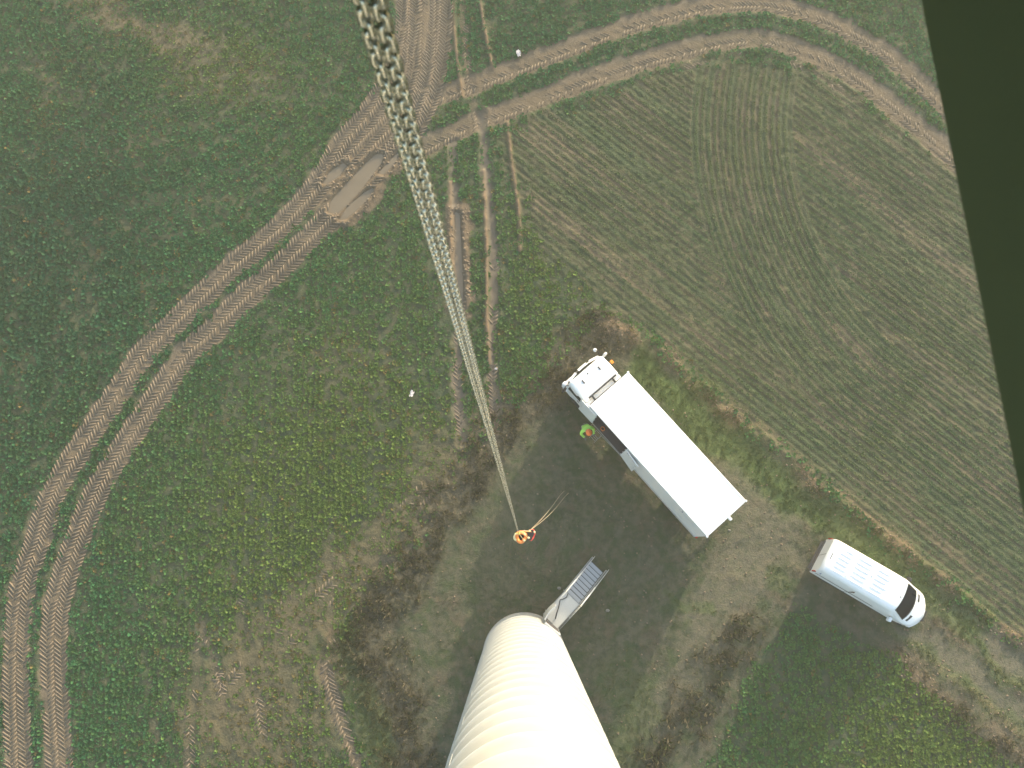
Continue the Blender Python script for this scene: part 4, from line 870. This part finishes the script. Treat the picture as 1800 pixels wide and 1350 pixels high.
MB().box(-.07, .07, -.045, .045, .08, .30, .03).build('block_housing', yel, hk)
MB().tube([(0, 0, .08), (0, 0, .0), (.035, 0, -.05), (.03, 0, -.11), (-.02, 0, -.13), (-.05, 0, -.09), (-.045, 0, -.05)], [.016, .016, .018, .020, .018, .013, .006], 8).build('hook', M['galv'], hk)
MB().tube([(.0, 0, .0), (-.04, 0, -.045)], .006, 6).build('latch', M['galv'], hk)

def bag(name, label, x, y, z0, r, h, body, dark, rimc, sx=1, sy=1, rz=0, lid=False):
    B_ = thing(name, label, 'bag', (x, y, z0), rz)
    m_ = MB(); rings = []
    for q in range(9):
        t = q/8; rr_ = r*(.86+.16*math.sin(math.pi*min(1, t*1.1))+.03*t); ring = []
        for k in range(28):
            a = 2*math.pi*k/28; w_ = 1+.10*math.sin(3*a+q*.3+r*20)+.06*math.sin(2*a-q*.2)+.03*math.sin(7*a-q); ring.append((rr_*w_*math.cos(a)*sx, rr_*w_*math.sin(a)*sy, h*t+(.02*math.sin(5*a) if q == 8 else 0)))
        rings.append(ring)
    m_.loft(rings, False, True); m_.f.append(list(range(28))[::-1]); m_.smooth.append(False); m_.build('bag_wall', body, B_)
    MB().tube([(p[0]*1.0, p[1]*1.0, p[2]) for p in rings[-1]]+[rings[-1][0]], r*(.22 if lid else .34), 8).build('rolled_rim', rimc, B_)
    MB().add([(p[0]*1.02-(.03 if lid else 0), p[1]*1.02, h*(1.19 if lid else .45)+(.05*math.cos(math.atan2(p[1], p[0])) if lid else 0)) for p in rings[6]], [tuple(range(28))], False).build('lid' if lid else 'dark_hollow_sheet', dark, B_)  # without a lid, a dark sheet stands in for the shaded hollow
    return B_
org = mat('orange_pvc', (.80, .26, .06), .45, var=.15, scale=8); red = mat('red_pvc', (.75, .07, .05), .45, var=.15, scale=8); cream = mat('cream_webbing', (.78, .68, .38), .7)
bx, by = g(916, 944, LZ+.3); top = Vector((hkx, hky, LZ+.84))
b1 = bag('lifting_bag', 'orange open topped lifting bag hanging below the hoist hook', bx, by, LZ-.25, .225, .55, org, mat('bag_inside_dark', (.035, .015, .02), .9), org, 1.05, 1.0)
b2x, b2y = g(934, 940, LZ+.3)
b2 = bag('gear_bag', 'red rimmed gear bag with a black lid hanging beside the orange bag', b2x, b2y, LZ-.2, .19, .5, red, M['black'], red, .8, 1.25, -.2, True)
b3x, b3y = g(907, 944, LZ+.1)
b3 = bag('stuff_sack', 'small olive yellow sack slung at the left of the orange bag', b3x, b3y, LZ-.15, .115, .36, mat('olive_yellow', (.48, .40, .08), .6), cream, cream, .8, 1.5, 0, True)
for B_, loops in ((b1, [(-.16, .14), (.17, .12), (.14, -.15), (-.15, -.14)]), (b2, [(-.11, .15), (.11, .14), (-.10, -.16)]), (b3, [(0, .12), (0, -.12)])):
    o0 = Vector(B_.location); zt_ = {b1: .56, b2: .5, b3: .37}[B_]
    for i, (x, y) in enumerate(loops):
        e = top-o0
        MB().tube([(x, y, zt_-.02), (x*.55+e.x*.45, y*.55+e.y*.45, zt_*.5+e.z*.5), tuple(e)], .011, 6).build('sling', org if i % 2 else cream, B_)
    for i, (x, y) in enumerate(loops[:3]): MB().box(x-.05, x+.05, y-.045, y+.045, zt_-.02, zt_+.13, .03).build('grab_loop', cream, B_)
rope = mat('tag_rope', (.36, .29, .19), .8, var=.2, scale=30)
for i, (u, v) in enumerate(((984, 871), (992, 874))):
    ex, ey = g(u, v, .3); ex2, ey2 = g(u+6, v-6, .05); s_ = Vector((b2x-.10, b2y+.16, LZ+.30))
    tl = thing('tag_line', 'thin tan rope from the bags to the ground, %s of two' % ('left' if i == 0 else 'right'), 'rope', (ex2, ey2, .0), 0, 'tag lines below the load')
    o0 = Vector(tl.location); pts = []
    e = Vector((ex, ey, .3))
    for t in np.linspace(0, 1, 22):
        p = s_.lerp(e, t); p.z -= .2*math.sin(math.pi*t); p.x += .07*math.sin(math.pi*t)*(1.3 if i else .7); p.y -= .06*math.sin(math.pi*t); pts.append(tuple(p-o0))
    pts += [tuple(Vector((ex*.5+ex2*.5, ey*.5+ey2*.5, .06))-o0), (0, 0, .05), (.06, .05, .04)]
    MB().tube(pts, .011, 6).build('rope_run', rope, tl)

# ------------------------------------------------------------------ hatch door of the nacelle at the right of the view
ha, hb = Vector((*g(1617, 0, H-.9), H-.9)), Vector((*g(1800, 915, H-.9), H-.9)); hd = (ha-hb).normalized(); hn = Vector((hd.y, -hd.x, 0))
hc = thing('nacelle_hatch', 'dark green shaded hatch panel along the right edge of the view', 'hatch', tuple((ha+hb)/2), math.atan2(hd.y, hd.x))
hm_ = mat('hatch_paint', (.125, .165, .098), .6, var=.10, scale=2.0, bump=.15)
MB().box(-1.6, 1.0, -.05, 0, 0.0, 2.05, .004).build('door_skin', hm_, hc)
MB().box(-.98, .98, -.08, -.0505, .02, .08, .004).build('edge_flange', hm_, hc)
for nm_, bx_ in (('rear_shade_wall', (-1.9, .62, 1.30, 1.34, -.42, 2.2)), ('roof', (-1.9, .9, -3.2, 1.296, 2.1, 2.16)), ('side_wall', (-1.94, -1.904, -3.2, 1.34, .1, 2.2))):  # unseen nacelle walls and roof, added to shade chain top and hatch
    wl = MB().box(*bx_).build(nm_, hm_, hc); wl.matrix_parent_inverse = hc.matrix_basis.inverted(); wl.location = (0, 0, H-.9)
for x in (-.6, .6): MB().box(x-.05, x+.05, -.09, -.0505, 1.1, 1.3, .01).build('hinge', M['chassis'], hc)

# ------------------------------------------------------------------ litter and stones
lit = mat('litter_white', (.50, .46, .47), .6)
def scrap(u, v, s, lab, m_=lit, seed=1):
    r = random.Random(seed); x, y = g(u, v); z = ground_z(x, y)+.06; n = 5; P = []
    for i in range(n): P.append([(s*((i/(n-1)-.5)*1.6+r.uniform(-.2, .2)), s*((j/(n-1)-.5)+r.uniform(-.15, .15)), r.uniform(0, .5)*s+.04) for j in range(n)])
    o = MB().grid(P, False).build('litter_scrap', m_); o.location = (x, y, z); o.rotation_euler = (0, 0, r.uniform(0, 3)); so_ = o.modifiers.new('thick', 'SOLIDIFY'); so_.thickness = .006
    tag(o, lab, 'litter', 'scraps of litter in the mustard')
scrap(912, 96, .24, 'crumpled white scrap lying in the mustard above the upper track', seed=2)
scrap(724, 693, .20, 'flat whitish scrap lying in the mustard left of the chain', seed=5)
scrap(872, 649, .10, 'tiny pale scrap by the right tramline rut', seed=8)
def stone(u, v, s, lab, seed):
    r = random.Random(seed); x, y = g(u, v); m_ = MB(); rings = []
    for z, k in ((-.3, .7), (.0, 1), (.35, .9), (.62, .5)): rings.append([(s*k*math.cos(a)*r.uniform(.8, 1.2), s*k*.8*math.sin(a)*r.uniform(.8, 1.2), s*z) for a in np.linspace(0, 5.5, 8)])
    o = m_.loft(rings, True, False).build('stone', mat('pale_stone', (.20, .185, .155), .9, var=.2)); o.location = (x, y, ground_z(x, y)+.01); tag(o, lab, 'stone', 'pale stones on the pad')
stone(983, 1034, .11, 'pale stone on the ground left of the entrance stairs', 1)
stone(1068, 1073, .11, 'dull pinkish stone on the ground right of the entrance stairs', 2)
stone(1282, 932, .07, 'tiny bright stone on the ground behind the truck', 3)

# ------------------------------------------------------------------ thin even haze, added to lift dark tones like lens glare
hz = NT('thin_haze'); hz.t.nodes.remove(hz.b)
pv = hz.n('VolumePrincipled', {'Color': (.96, .96, .86), 'Density': .0011, 'Anisotropy': .2}); hz.t.links.new(pv.outputs[0], hz.out.inputs[1])
HB = float(ax[-1])+60
hzo = MB().box(-HB, HB, -HB, HB, -1.6, 47.0).build('haze', hz.m); hzo['kind'] = 'stuff'; tag(hzo, 'thin pale haze added over the field to lift the dark tones', 'haze')
